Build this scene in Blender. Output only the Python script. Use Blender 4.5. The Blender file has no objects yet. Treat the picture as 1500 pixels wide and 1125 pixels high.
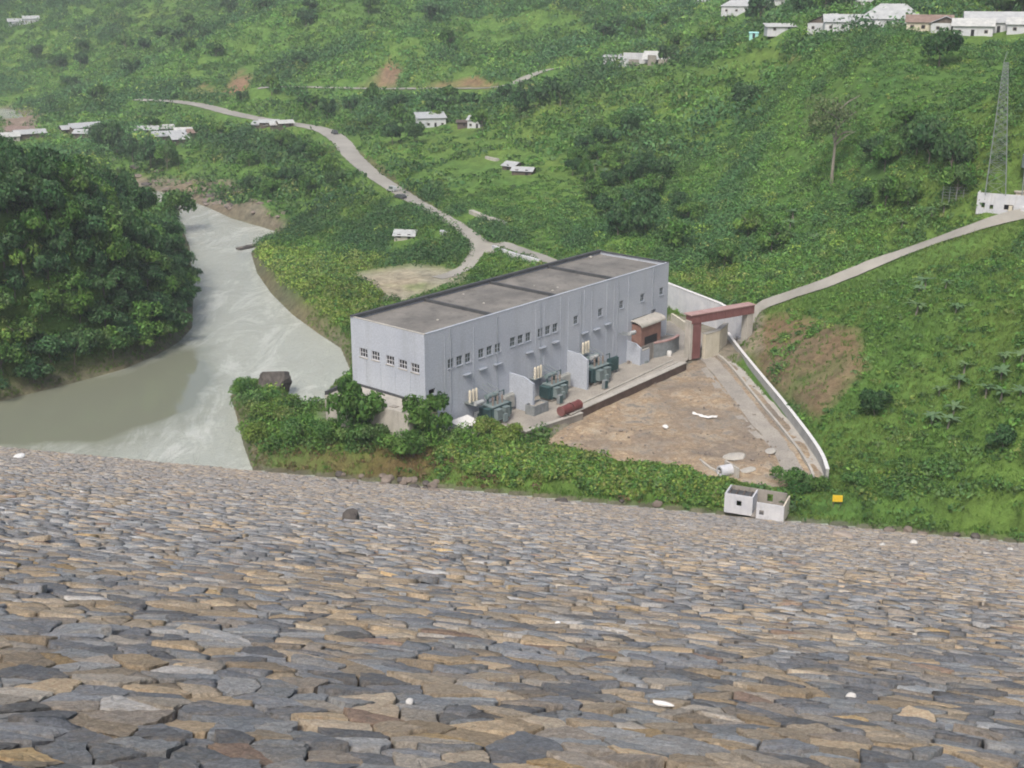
import bpy, math, random
import numpy as np
from mathutils import Vector, Matrix
rng = np.random.default_rng(7)
random.seed(7)
R = math.radians
# ------------------------------------------------------------------ camera model
FPX, PITCH, HC, W0, H0 = 1850.0, 0.315, 90.0, 1500.0, 1125.0
SP, CP = math.sin(PITCH), math.cos(PITCH)
def ray(px, py):
    a, b = (px - W0/2)/FPX, (py - H0/2)/FPX
    v = np.array([a, CP - b*SP, -SP - b*CP])
    return v/np.linalg.norm(v)
def P(px, py, z=0.0):
    d = ray(px, py); t = (z - HC)/d[2]
    return np.array([d[0]*t, d[1]*t, z])
def proj(X, Y, Z):
    Z = Z - HC
    zc = Y*CP - Z*SP; zc = np.where(zc < 1, 1, zc)
    yc = -(Y*SP + Z*CP)
    return W0/2 + FPX*X/zc, H0/2 + FPX*yc/zc
# ------------------------------------------------------------------ scene basics
scn = bpy.context.scene
col = scn.collection
def link(o, parent=None):
    col.objects.link(o)
    if parent is not None: o.parent = parent
    return o
def tag(o, label=None, cat=None, group=None, kind=None):
    if label: o['label'] = label
    if cat: o['category'] = cat
    if group: o['group'] = group
    if kind: o['kind'] = kind
    return o
def empty(name, loc, rz=0.0, label=None, cat=None, group=None):
    o = bpy.data.objects.new(name, None); o.empty_display_size = 0.5
    o.location = [float(c) for c in loc]; o.rotation_euler = (0, 0, rz)
    return tag(link(o), label, cat, group)
def copy_tree(o, parent=None):
    c = o.copy(); col.objects.link(c)
    if parent is not None: c.parent = parent
    for ch in list(o.children): copy_tree(ch, c)
    return c
# ------------------------------------------------------------------ mesh builder
class MB:
    def __init__(s): s.v = []; s.f = []
    def add(s, vs, fs):
        n = len(s.v); s.v += [tuple(map(float, p)) for p in vs]; s.f += [tuple(n+i for i in f) for f in fs]; return s
    def box(s, x0, x1, y0, y1, z0, z1, M=None):
        vs = [(x0,y0,z0),(x1,y0,z0),(x1,y1,z0),(x0,y1,z0),(x0,y0,z1),(x1,y0,z1),(x1,y1,z1),(x0,y1,z1)]
        if M is not None: vs = [tuple(M @ Vector(p)) for p in vs]
        return s.add(vs, [(0,3,2,1),(4,5,6,7),(0,1,5,4),(1,2,6,5),(2,3,7,6),(3,0,4,7)])
    def tube(s, a, b, r0, r1=None, n=8, cap=True):
        r1 = r0 if r1 is None else r1
        a, b = Vector(a), Vector(b); d = (b-a).normalized()
        u = d.orthogonal().normalized(); w = d.cross(u)
        vs = []
        for c, r in ((a, r0), (b, r1)):
            for i in range(n):
                t = 2*math.pi*i/n; vs.append(c + u*math.cos(t)*r + w*math.sin(t)*r)
        fs = [(i, (i+1) % n, n+(i+1) % n, n+i) for i in range(n)]
        if cap: fs += [tuple(range(n-1, -1, -1)), tuple(range(n, 2*n))]
        return s.add(vs, fs)
    def lathe(s, c, prof, n=14):
        c = Vector(c); vs = []; fs = []
        for r, z in prof:
            for i in range(n):
                t = 2*math.pi*i/n; vs.append((c.x+r*math.cos(t), c.y+r*math.sin(t), c.z+z))
        for k in range(len(prof)-1):
            for i in range(n):
                fs.append((k*n+i, k*n+(i+1) % n, (k+1)*n+(i+1) % n, (k+1)*n+i))
        fs.append(tuple(range((len(prof)-1)*n, len(prof)*n)))
        return s.add(vs, fs)
    def prism(s, poly, z0, z1):       # poly: list of (x,y) counter-clockwise; z0,z1 numbers
        a = sum(poly[i][0]*poly[(i+1) % len(poly)][1]-poly[(i+1) % len(poly)][0]*poly[i][1] for i in range(len(poly)))
        if a < 0: poly = poly[::-1]
        n = len(poly)
        return s.add([(x, y, z0) for x, y in poly]+[(x, y, z1) for x, y in poly],
                     [tuple(range(n-1, -1, -1)), tuple(range(n, 2*n))]+[(i, (i+1) % n, n+(i+1) % n, n+i) for i in range(n)])
    def build(s, name, mat, parent=None, bevel=0.0, smooth=False):
        me = bpy.data.meshes.new(name); me.from_pydata(s.v, [], s.f); me.update()
        me.materials.append(mat)
        if smooth: me.polygons.foreach_set('use_smooth', [True]*len(me.polygons))
        o = link(bpy.data.objects.new(name, me), parent)
        if bevel:
            b = o.modifiers.new('bevel', 'BEVEL'); b.width = bevel; b.segments = 2; b.limit_method = 'ANGLE'
        return o
def np_mesh(name, V, F, mat, colr=None, parent=None, smooth=False, link_it=True):
    """V (n,3), F (m,k) uniform faces"""
    me = bpy.data.meshes.new(name)
    m, k = F.shape
    me.vertices.add(len(V)); me.vertices.foreach_set('co', np.ascontiguousarray(V, np.float32).ravel())
    me.loops.add(m*k); me.loops.foreach_set('vertex_index', np.ascontiguousarray(F, np.int32).ravel())
    me.polygons.add(m); me.polygons.foreach_set('loop_start', np.arange(0, m*k, k, dtype=np.int32))
    me.update(calc_edges=True)
    if smooth: me.polygons.foreach_set('use_smooth', np.ones(m, bool))
    if colr is not None:
        at = me.color_attributes.new('tint', 'FLOAT_COLOR', 'POINT')
        c = np.ones((len(V), 4), np.float32); c[:, :colr.shape[1]] = colr
        at.data.foreach_set('color', c.ravel())
    me.materials.append(mat)
    if not link_it: return me
    return link(bpy.data.objects.new(name, me), parent)
# ------------------------------------------------------------------ materials
class NT:
    def __init__(s, name):
        s.m = bpy.data.materials.new(name); s.m.use_nodes = True; s.t = s.m.node_tree; s.n = s.t.nodes
        s.b = s.n['Principled BSDF']; s.out = s.n['Material Output']
    def new(s, typ, **kw):
        n = s.n.new(typ)
        for k, v in kw.items():
            if k in n.inputs: n.inputs[k].default_value = v
            else: setattr(n, k, v)
        return n
    def L(s, a, b): s.t.links.new(a, b)
    def coord(s, kind='Object', scale=(1,1,1)):
        c = s.new('ShaderNodeTexCoord'); m = s.new('ShaderNodeMapping'); m.inputs['Scale'].default_value = scale
        s.L(c.outputs[kind], m.inputs['Vector']); return m.outputs['Vector']
    def noise(s, vec, scale, detail=5, rough=.6, dist=0.0):
        n = s.new('ShaderNodeTexNoise'); n.inputs['Scale'].default_value = scale; n.inputs['Detail'].default_value = detail
        n.inputs['Roughness'].default_value = rough; n.inputs['Distortion'].default_value = dist
        s.L(vec, n.inputs['Vector']); return n.outputs['Fac']
    def ramp(s, fac, stops):
        r = s.new('ShaderNodeValToRGB'); e = r.color_ramp.elements
        while len(e) < len(stops): e.new(0.5)
        for i, (p, c) in enumerate(stops):
            e[i].position = p; e[i].color = (c, c, c, 1) if isinstance(c, (int, float)) else (*c, 1)
        s.L(fac, r.inputs['Fac']); return r.outputs['Color']
    def mix(s, fac, a, b, mode='MIX'):
        m = s.new('ShaderNodeMix', data_type='RGBA', blend_type=mode)
        for sock, v in ((m.inputs[0], fac), (m.inputs[6], a), (m.inputs[7], b)):
            if isinstance(v, (int, float)): sock.default_value = v
            elif isinstance(v, tuple): sock.default_value = (*v, 1)
            else: s.L(v, sock)
        return m.outputs[2]
    def bump(s, h, strength=.3, dist=.1, normal=None):
        b = s.new('ShaderNodeBump'); b.inputs['Strength'].default_value = strength; b.inputs['Distance'].default_value = dist
        s.L(h, b.inputs['Height'])
        if normal is not None: s.L(normal, b.inputs['Normal'])
        s.L(b.outputs['Normal'], s.b.inputs['Normal']); return b.outputs['Normal']
    def attr(s):
        a = s.new('ShaderNodeVertexColor'); a.layer_name = 'tint'; return a.outputs['Color']
def worn(name, c0, c1, scale=.4, rough=.8, streak=False, bump=.25, dirt=(.12,.11,.09), dirt_amt=.35, spec=.3):
    t = NT(name); v = t.coord('Object')
    f = t.noise(v, scale, 8, .65)
    c = t.mix(t.ramp(f, [(.35, 0.), (.65, 1.)]), c0, c1)
    g = t.noise(t.coord('Object', (1, 1, .12) if streak else (1, 1, 1)), scale*3.1, 6, .7, .3)
    c = t.mix(t.ramp(g, [(.52, 0.), (.72, dirt_amt)]), c, dirt)
    fine = t.noise(v, scale*30, 4, .7)
    c = t.mix(.25, c, t.ramp(fine, [(.3, .2), (.7, .9)]), 'OVERLAY')
    t.L(c, t.b.inputs['Base Color']); t.b.inputs['Roughness'].default_value = rough
    t.b.inputs['Specular IOR Level'].default_value = spec
    t.bump(fine, bump, .03)
    return t.m
def foliage(name, mul=(1, 1, 1), trans=.3):
    t = NT(name)
    c = t.mix(1.0, t.attr(), mul, 'MULTIPLY')
    oi = t.new('ShaderNodeObjectInfo')
    rr = t.ramp(oi.outputs['Random'], [(0., (.78,.86,.74)), (.5, (1.,1.,1.)), (1., (1.22,1.12,.95))])
    c = t.mix(1.0, c, rr, 'MULTIPLY')
    t.L(c, t.b.inputs['Base Color']); t.b.inputs['Roughness'].default_value = .55
    t.b.inputs['Specular IOR Level'].default_value = .25
    tr = t.new('ShaderNodeBsdfTranslucent'); t.L(t.mix(1., c, (1.1,1.25,.75), 'MULTIPLY'), tr.inputs['Color'])
    ms = t.new('ShaderNodeMixShader'); ms.inputs[0].default_value = trans
    t.L(t.b.outputs[0], ms.inputs[1]); t.L(tr.outputs[0], ms.inputs[2]); t.L(ms.outputs[0], t.out.inputs['Surface'])
    return t.m
M = {}
M['wall_blue'] = worn('painted_render', (.36,.395,.455), (.42,.455,.505), .10, .85, True, .12, (.22,.235,.245), .3)
M['wall_seam'] = worn('render_seam', (.25,.285,.33), (.32,.35,.40), .3, .85)
M['roof_felt'] = worn('weathered_roof', (.13,.127,.118), (.215,.205,.185), .13, .95, False, .3, (.065,.065,.06), .7)
M['bitumen_shade'] = worn('dark_upstand', (.045,.05,.055), (.075,.08,.085), .5, .8)
M['concrete'] = worn('concrete', (.33,.32,.29), (.44,.42,.38), .3, .9, True, .3, (.16,.15,.12), .55)
M['concrete_dark'] = worn('stained_concrete', (.20,.19,.175), (.30,.28,.25), .3, .9, True, .3, (.09,.08,.07), .6)
M['cream'] = worn('cream_render', (.52,.48,.38), (.62,.58,.48), .3, .9, True, .2, (.25,.22,.16), .5)
M['white'] = worn('limewash', (.44,.46,.50), (.57,.58,.60), .35, .85, True, .2, (.30,.29,.27), .4)
M['white_sheet'] = worn('pale_tin', (.31,.33,.34), (.43,.45,.45), .5, .5, True, .1, (.35,.32,.28), .4)
M['grey_sheet'] = worn('weathered_tin', (.36,.38,.37), (.52,.53,.51), .5, .55, True, .15, (.22,.2,.17), .5)
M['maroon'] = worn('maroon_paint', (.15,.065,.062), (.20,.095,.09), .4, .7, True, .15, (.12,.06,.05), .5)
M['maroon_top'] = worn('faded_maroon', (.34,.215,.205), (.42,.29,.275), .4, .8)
M['brick'] = worn('brick_red_render', (.19,.105,.085), (.26,.155,.125), .5, .85)
M['teal'] = worn('transformer_paint', (.035,.075,.08), (.06,.115,.12), .8, .45, True, .1)
M['teal_light'] = worn('grey_green_paint', (.14,.19,.195), (.21,.26,.265), .8, .5, True, .1)
M['porcelain'] = worn('brown_porcelain', (.16,.12,.10), (.26,.24,.21), 2, .35)
M['steel'] = worn('galvanised_steel', (.17,.20,.20), (.25,.28,.28), 1, .5)
M['dark'] = worn('dark_opening', (.012,.013,.015), (.025,.026,.03), 1, .6)
M['glass'] = worn('dusty_glass', (.05,.075,.07), (.10,.13,.12), 1.2, .25)
M['yellow'] = worn('yellow_paint', (.62,.42,.02), (.72,.50,.04), 1, .6)
M['tank_grey'] = worn('grey_tank_paint', (.16,.18,.19), (.24,.26,.27), 1, .6)
M['red'] = worn('red_oxide', (.12,.035,.035), (.18,.06,.055), 1.5, .6)
M['wood'] = worn('dark_timber', (.07,.06,.05), (.15,.12,.10), 1, .8)
M['bark'] = worn('bark', (.14,.12,.10), (.24,.21,.18), 1, .9)
M['bark_pale'] = worn('pale_bark', (.19,.175,.15), (.27,.25,.21), 1, .9)
M['boulder'] = worn('dark_rock', (.055,.05,.048), (.12,.11,.10), .5, .9, False, .6)
M['rock'] = worn('river_rock', (.26,.22,.19), (.40,.35,.30), .4, .9, False, .6)
M['shaded_brown'] = worn('shaded_brown_concrete', (.075,.052,.043), (.13,.095,.08), .5, .9, True)  # brown darkened to paint in the shade on the retaining wall's face
M['pale_wall'] = worn('weathered_pale_wall', (.29,.30,.30), (.40,.41,.40), .35, .9, True, .2, (.2,.19,.17), .55)
M['white_rock'] = worn('white_rock', (.42,.42,.41), (.52,.52,.5), 3, .8)
M['brown_rock'] = worn('brown_rock', (.15,.125,.105), (.24,.205,.175), .4, .9, False, .6)
M['plastic'] = worn('white_debris', (.60,.60,.59), (.70,.70,.69), 2, .5, dirt_amt=.15)
M['blue'] = worn('blue_paint', (.10,.25,.42), (.16,.33,.5), 1, .5)
M['aqua'] = worn('turquoise_sheet', (.30,.62,.60), (.4,.7,.68), 1, .5)
M['leaf'] = foliage('leaf')
M['rubber'] = worn('rubber', (.02,.02,.02), (.04,.04,.04), 2, .8)
M['carpaint'] = worn('dark_car_paint', (.05,.055,.06), (.07,.075,.08), 2, .35)
M['rust'] = worn('rusty_sheet', (.17,.12,.10), (.25,.19,.16), .7, .8)
# dirt road
t = NT('dirt_road'); v = t.coord('Object')
c = t.mix(t.ramp(t.noise(v, .06, 7, .7), [(.35, 0.), (.65, 1.)]), (.235,.23,.205), (.34,.33,.295))
c = t.mix(t.ramp(t.noise(v, .5, 6, .7), [(.5, 0.), (.75, .6)]), c, (.25,.225,.19))
t.L(c, t.b.inputs['Base Color']); t.b.inputs['Roughness'].default_value = .95
t.bump(t.noise(v, 2, 5, .7), .5, .1); M['road'] = t.m
# bare plot
t = NT('bare_soil'); v = t.coord('Object')
f = t.noise(v, .16, 9, .78, .15)
c = t.ramp(f, [(.30, (.13,.125,.12)), (.40, (.24,.215,.18)), (.47, (.38,.31,.22)), (.52, (.24,.175,.115)), (.58, (.40,.31,.20)), (.68, (.44,.39,.31))])
c = t.mix(t.ramp(t.noise(v, .05, 5, .6), [(.46, 0.), (.62, .65)]), c, (.15,.135,.12))
c = t.mix(.35, c, t.ramp(t.noise(v, 1.6, 6, .75), [(.3, .1), (.7, .95)]), 'OVERLAY')
t.L(c, t.b.inputs['Base Color']); t.b.inputs['Roughness'].default_value = .95
t.bump(t.noise(v, .9, 8, .75), .9, .4); M['soil'] = t.m
t = NT('gravel_track'); v = t.coord('Object')
c = t.mix(t.ramp(t.noise(v, .15, 8, .7), [(.35, 0.), (.65, 1.)]), (.24,.225,.20), (.36,.335,.29))
c = t.mix(.3, c, t.ramp(t.noise(v, 3, 4, .7), [(.3, .1), (.7, .95)]), 'OVERLAY')
t.L(c, t.b.inputs['Base Color']); t.b.inputs['Roughness'].default_value = .95
t.bump(t.noise(v, 2, 5, .7), .5, .15); M['gravel'] = t.m
# terrain
t = NT('hillside'); v = t.coord('Object')
f = t.noise(v, .35, 8, .7, .4)
g = t.ramp(f, [(.25, .45), (.5, .95), (.75, 1.5)])
c = t.mix(1., t.attr(), g, 'MULTIPLY')
c = t.mix(1., c, t.ramp(t.noise(v, .03, 4, .6), [(.3, (.85,.95,.9)), (.7, (1.15,1.05,.9))]), 'MULTIPLY')
t.L(c, t.b.inputs['Base Color']); t.b.inputs['Roughness'].default_value = .95; t.b.inputs['Specular IOR Level'].default_value = .1
t.bump(t.noise(v, .8, 8, .75), 1., .7); M['terrain'] = t.m
# stones
t = NT('riprap_stone'); v = t.coord('Object')
a = t.attr()
st = t.ramp(t.noise(v, 1.7, 8, .75, .5), [(.47, 0.), (.60, .8)])
c = t.mix(st, a, t.mix(.30, a, (.42,.32,.20)))
c = t.mix(t.ramp(t.noise(v, 2.6, 8, .75, .3), [(.53, 0.), (.66, .45)]), c, (.15,.16,.17))
c = t.mix(.55, c, t.ramp(t.noise(v, 11, 8, .8), [(.32, .08), (.68, .92)]), 'OVERLAY')
t.L(c, t.b.inputs['Base Color']); t.b.inputs['Roughness'].default_value = .8; t.b.inputs['Specular IOR Level'].default_value = .3
t.bump(t.noise(v, 5, 9, .8, .6), 1.0, .16); M['stone'] = t.m
M['dam_bed'] = worn('rock_fill', (.05,.047,.043), (.10,.092,.08), .8, .95, False, .8)
# water
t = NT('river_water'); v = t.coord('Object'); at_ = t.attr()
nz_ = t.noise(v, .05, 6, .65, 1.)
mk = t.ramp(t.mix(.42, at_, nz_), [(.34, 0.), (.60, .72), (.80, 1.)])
c = t.mix(mk, (.19,.205,.155), (.42,.45,.405))  # silty water colour; the pale rippled zone also paints in sky reflection
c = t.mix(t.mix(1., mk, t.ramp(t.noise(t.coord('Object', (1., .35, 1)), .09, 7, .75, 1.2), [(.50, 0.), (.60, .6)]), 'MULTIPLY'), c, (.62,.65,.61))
t.L(c, t.b.inputs['Base Color']); t.b.inputs['Roughness'].default_value = .04; t.b.inputs['IOR'].default_value = 1.4; t.b.inputs['Specular IOR Level'].default_value = .8
w1 = t.noise(t.coord('Object', (1., .45, 1)), .5, 8, .75, .8)
rf = t.new('ShaderNodeMapRange'); rf.inputs['To Min'].default_value = .02; rf.inputs['To Max'].default_value = 1.0; t.L(mk, rf.inputs['Value'])
bn = t.new('ShaderNodeBump'); bn.inputs['Distance'].default_value = .5; t.L(rf.outputs[0], bn.inputs['Strength']); t.L(w1, bn.inputs['Height']); t.L(bn.outputs[0], t.b.inputs['Normal'])
M['water'] = t.m
# ------------------------------------------------------------------ numeric noise
def fbm(x, y, scale, octv=4, seed=0):
    r = np.random.default_rng(seed); out = np.zeros_like(x, float); amp = 1.; tot = 0
    for o in range(octv):
        s = scale/2**o
        G = r.random((97, 97)); th = r.random()*6.28
        xx = (x*math.cos(th)+y*math.sin(th))/s + 1000.3; yy = (-x*math.sin(th)+y*math.cos(th))/s + 1000.7
        xi = np.floor(xx).astype(int); yi = np.floor(yy).astype(int); fx = xx-xi; fy = yy-yi
        fx = fx*fx*(3-2*fx); fy = fy*fy*(3-2*fy)
        a = G[xi % 97, yi % 97]; b = G[(xi+1) % 97, yi % 97]; c_ = G[xi % 97, (yi+1) % 97]; d = G[(xi+1) % 97, (yi+1) % 97]
        out += amp*((a*(1-fx)+b*fx)*(1-fy)+(c_*(1-fx)+d*fx)*fy); tot += amp; amp *= .5
    return out/tot*2-1
def sstep(a, b, x):
    t_ = np.clip((x-a)/(b-a), 0, 1); return t_*t_*(3-2*t_)
def in_poly(x, y, poly):
    ins = np.zeros(np.shape(x), bool); n = len(poly)
    for i in range(n):
        x0, y0 = poly[i][:2]; x1, y1 = poly[(i+1) % n][:2]
        if y0 == y1: continue
        ins ^= ((y0 > y) != (y1 > y)) & (x < (x1-x0)*(y-y0)/(y1-y0)+x0)
    return ins
def seg_dist(x, y, pts, closed=False, want=False):
    best = np.full(np.shape(x), 1e9); zz = np.zeros(np.shape(x)); n = len(pts)
    for i in range(n if closed else n-1):
        a = pts[i]; b = pts[(i+1) % n]; dx, dy = b[0]-a[0], b[1]-a[1]; L2 = dx*dx+dy*dy+1e-9
        t_ = np.clip(((x-a[0])*dx+(y-a[1])*dy)/L2, 0, 1)
        d = np.hypot(x-a[0]-t_*dx, y-a[1]-t_*dy); m = d < best
        best = np.where(m, d, best)
        if want: zz = np.where(m, a[2]+t_*(b[2]-a[2]), zz)
    return (best, zz) if want else best
def smooth_line(pts, it=2):
    pts = [np.array(p, float) for p in pts]
    for _ in range(it):
        q = [pts[0]]
        for a, b in zip(pts[:-1], pts[1:]): q += [a*.75+b*.25, a*.25+b*.75]
        pts = q+[pts[-1]]
    return pts
# ------------------------------------------------------------------ dam surface
TA, TB = P(0, 655, 0), P(1500, 797, 0)
AX = (TB-TA)/np.linalg.norm(TB-TA); NX = np.array([-AX[1], AX[0], 0])
ST = float(TA @ NX)
def dam_depth(s):
    s = np.asarray(s, float)
    k = (0.43*(ST-18) - 77.4)/(ST-18)**2
    low = 12.6 + .43*(s-18) - k*(s-18)**2
    k0 = 12.6 - .43*5 - k*25
    up = 1.6 + (s-1)*((k0-1.6)/12.)
    d = np.where(s < 1, 1.6, np.where(s < 13, up, low))
    return np.where(s > ST, 90+(s-ST)*.35, d)
def dam_z(s): return HC - dam_depth(s)
# ------------------------------------------------------------------ river and terrain
RIV = [P(*q) for q in [(-900,640,0),(-400,612,0),(-120,600,0),(0,588,0),(50,575,0),(100,563,0),(180,541,0),(232,519,0),(264,499,0),(281,480,0),
     (282,440,0),(281,400,0),(277,360,0),(262,325,0),(236,300,0),(190,302,0),(120,292,0),(-100,288,0),(-100,266,0),(120,270,0),
     (190,276,0),(222,278,0),(250,284,0),(275,293,0),(303,303,0),(340,320,0),(385,333,0),(421,344,0),(412,352,0),(385,362,0),(368,370,0),(377,400,0),
     (398,430,0),(428,460,0),(466,488,0),(500,510,0),(515,545,0),(478,578,0),(475,606,0),(440,612,0),(425,580,0),(400,563,0),(360,560,0),(338,580,0),(348,612,0),(357,650,0),(372,692,0),(380,720,0),(0,700,0),(-900,610,0)]]
RIV2 = [P(*q) for q in [(-500,215,0),(-200,200,0),(0,196,0),(30,186,0),(45,172,0),(20,160,0),(-100,152,0),(-500,150,0)]]
ctl = [ # px, py, z
 (40,560,6),(120,535,7),(200,510,7),(255,480,6),(262,440,9),(258,400,10),(0,500,17),(120,460,16),(-150,520,16),(200,430,15),(0,400,30),(120,380,26),(0,270,41),(120,300,35),(180,305,25),(150,340,27),(-150,260,48),(200,320,19),(215,360,15),(-200,420,34),
 (-400,520,26),(-500,400,55),(255,335,5),(225,318,7),
 (360,590,3),(380,660,1.2),(450,655,3),(440,630,4),(560,660,4),(560,695,.8),(700,660,4),(700,700,1),(850,680,4),(900,730,1),(1000,715,3.5),(1060,750,1),(1230,740,2.5),(1250,775,1),(1400,770,3),(1490,792,1),(1600,800,3),
 (515,560,4),(622,592,4),(980,470,4),(878,440,4),(700,620,4),(800,630,3.6),(850,620,3),(950,600,3),(1000,560,3),(1040,640,3),(1100,600,3),(1150,660,3),(1195,700,3),(1060,690,3),(1000,520,4),(1050,490,4.5),
 (1100,520,6),(1150,560,7),(1200,610,7),(1240,680,5),(1150,500,10),(1200,540,11),(1300,680,6),(1300,600,10),(1300,500,18),(1250,450,17),(1400,700,8),(1500,700,10),(1500,600,18),(1500,500,26),(1500,400,33),(1400,600,13),(1400,500,22),(1400,420,28),
 (1105,457,8),(1150,440,11.5),(1200,424,15),(1250,404,18.5),(1300,384,22),(1350,366,26),(1400,348,30),(1465,322,35),(1500,315,36.5),(1700,300,43),(1700,450,38),(1700,620,26),(1750,780,14),(2000,500,50),(2100,750,40),
 (1300,340,27),(1400,300,36),(1200,350,20),(1100,400,12),(1020,420,7),(1000,380,10),(950,350,14),(900,340,13),(1100,300,22),(1200,270,31),(1200,200,42),(1300,200,47),(1400,200,50),(1500,200,53),(1300,120,59),(1450,120,61),(1450,70,68),(1300,65,68.5),(1200,60,67.5),
 (1300,47,70),(1450,47,70.5),(1200,45,69.5),(1500,50,70),(1700,60,72),(1100,200,36),(1100,120,51),(1100,60,64),(1140,48,68),(1085,18,72),(1130,8,75),(1350,15,77),(1500,15,78),(1700,0,84),
 (1000,300,18),(1000,200,33),(1000,120,47),(1000,90,50),(940,92,49),(880,95,47),(1000,40,63),(900,40,61),(900,250,23),(900,150,38),(800,330,13),(800,250,21),(800,160,34),(755,250,21),
 (805,382,9),(750,363,10),(690,341,11.5),(650,319,12.5),(600,291,14),(545,256,16),(515,229,17.5),(495,201,19),(470,187,20),(400,178,20),(345,168,21),(300,155,22),(255,148,22.5),
 (640,405,4.5),(600,410,4.5),(700,365,7),(680,395,5),(540,405,4.5),(590,350,8),(600,370,7),(520,370,5),(450,380,4.5),(430,420,5),(480,450,5),(470,420,6),(520,440,5),(560,430,4.5),(400,380,4),(440,350,3.5),(480,330,9),(520,300,12),(450,300,9),(420,320,4),(400,290,8),(350,290,3),(300,285,2.5),(260,270,3),(200,262,2),(340,260,8),(300,240,9),(400,240,13),(460,230,16),(350,210,15),(250,225,10),
 (250,195,13),(120,195,12),(30,200,10),(180,175,15),(100,160,14),(60,200,9),(633,185,25),(690,188,25.5),(600,200,23),(560,200,22),(600,150,29),(520,150,27),(700,150,32),(720,250,19),(700,320,14),
 (420,127,32),(555,132,32),(650,130,33),(740,130,35),(800,98,44),(340,140,24),(345,110,32),(250,140,24),(200,120,26),(100,130,21),(0,120,21),(555,95,42),(600,60,54),(400,60,50),(200,60,46),(0,60,44),(0,25,60),(100,10,66),(300,10,69),(500,10,70),(700,20,66),(800,50,56),(850,10,70),(1000,10,72),(700,60,52),(800,5,73),(-200,30,60),(-300,120,25)]
CX = [P(*q) for q in ctl]
CX += [np.array(q, float) for q in [(-800,1400,170),(0,1500,190),(800,1400,200),(-500,1100,100),(0,1150,118),(400,1000,125),(700,700,130),(500,450,95),(1500,800,220),(-700,500,90),(-900,900,110),(-1500,900,200),(400,300,75),(300,150,60),(-350,250,60),(-400,120,90),(0,2500,260),(-1800,2000,260),(1800,2000,280),(0,140,-10),(-100,150,-10),(100,140,-8),(-1500,100,200),(1500,100,200),(0,0,-10)]]
CX = np.array(CX)
def mq(d): return np.sqrt(d*d+64.)
D_ = np.hypot(CX[:,None,0]-CX[None,:,0], CX[:,None,1]-CX[None,:,1])
nC = len(CX)
A_ = np.zeros((nC+3, nC+3)); A_[:nC,:nC] = mq(D_) + 0*np.eye(nC); A_[:nC,:nC] -= np.eye(nC)*1.5
A_[:nC,nC] = 1; A_[:nC,nC+1] = CX[:,0]/100; A_[:nC,nC+2] = CX[:,1]/100; A_[nC:,:nC] = A_[:nC,nC:].T
wts = np.linalg.solve(A_, np.append(CX[:,2], [0,0,0]))
def spaced(lo, f0, f1, hi, st, g):
    mid = list(np.arange(f0, f1+st, st)); a = []; x = f0; d = st
    while x > lo: d *= g; x -= d; a.append(x)
    b = []; x = mid[-1]; d = st
    while x < hi: d *= g; x += d; b.append(x)
    return np.array(a[::-1]+mid+b)
GX = spaced(-2600, -150, 200, 2600, 1.1, 1.035); GY = spaced(-60, 175, 470, 3200, 1.1, 1.018)
gx, gy = np.meshgrid(GX, GY, indexing='ij')
zt = np.full(gx.shape, wts[nC]) + wts[nC+1]*gx/100 + wts[nC+2]*gy/100
for i in range(nC): zt += wts[i]*mq(np.hypot(gx-CX[i,0], gy-CX[i,1]))
def pl(pts, it=2): return smooth_line([P(*q) for q in pts], it)
road = pl([(1010,470,4.3),(900,425,7),(805,382,9),(750,363,10),(690,341,11.5),(650,319,12.5),(600,291,14),(545,256,16),(515,229,17.5),(497,203,19),(470,188,20),(400,178,20),(345,168,21),(300,155,22),(255,148,22.5),(200,146,22.5)])
branch = pl([(668,328,12),(692,345,10.5),(700,362,8),(693,382,5.8),(675,398,4.8),(640,408,4.5)])
road2 = pl([(380,129,31),(420,127,32),(555,131,32),(650,130,33),(740,130,35),(790,104,42),(850,96,45),(900,95,47),(1000,90,50)])
path = pl([(1096,460,7.5),(1150,440,11.5),(1200,424,15),(1250,404,18.5),(1300,384,22),(1350,366,26),(1400,348,30),(1465,326,34.2),(1530,312,36)])
YARD = [P(*q)[:2] for q in [(475,577,4),(513,560,4),(980,470,4),(1010,470,4),(1100,480,4),(1075,520,4),(1000,534,4),(850,607,4),(765,634,4),(690,640,4),(600,630,4),(500,618,4)]]
PLOT = [P(*q)[:2] for q in [(790,650,3),(850,607,3),(1004,534,3),(1045,512,3),(1085,540,3),(1125,585,3),(1175,640,3),(1208,690,3),(1215,715,3),(1130,715,3),(1060,702,3),(950,685,3),(850,665,3)]]
drv = seg_dist(gx, gy, RIV, True); inr = in_poly(gx, gy, RIV); drv2 = seg_dist(gx, gy, RIV2, True); inr2 = in_poly(gx, gy, RIV2)
flat = np.ones(gx.shape)
for line, wd in ((road, 5), (branch, 2.8), (road2, 3.6), (path, 2.3)):
    dd, zz = seg_dist(gx, gy, line, False, True)
    k = 1-sstep(wd+.8, wd+7, dd); zt = zt*(1-k)+zz*k; flat *= sstep(wd, wd+9, dd)
dY = np.where(in_poly(gx, gy, YARD), 0, seg_dist(gx, gy, YARD, True)); dP = np.where(in_poly(gx, gy, PLOT), 0, seg_dist(gx, gy, PLOT, True))
k = 1-sstep(0, 5, dP); zt = zt*(1-k)+2.9*k
k = 1-sstep(0, 2.5, dY); k = np.where((dP <= 0), 0, k); zt = zt*(1-k)+3.9*k
flat *= sstep(0, 12, dP)*sstep(0, 8, dY)
s_all = gx*NX[0]+gy*NX[1]
flat *= sstep(ST, ST+12, s_all)
dist = np.hypot(gx, gy)
amp = np.clip(dist/400, .5, 3)
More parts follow.
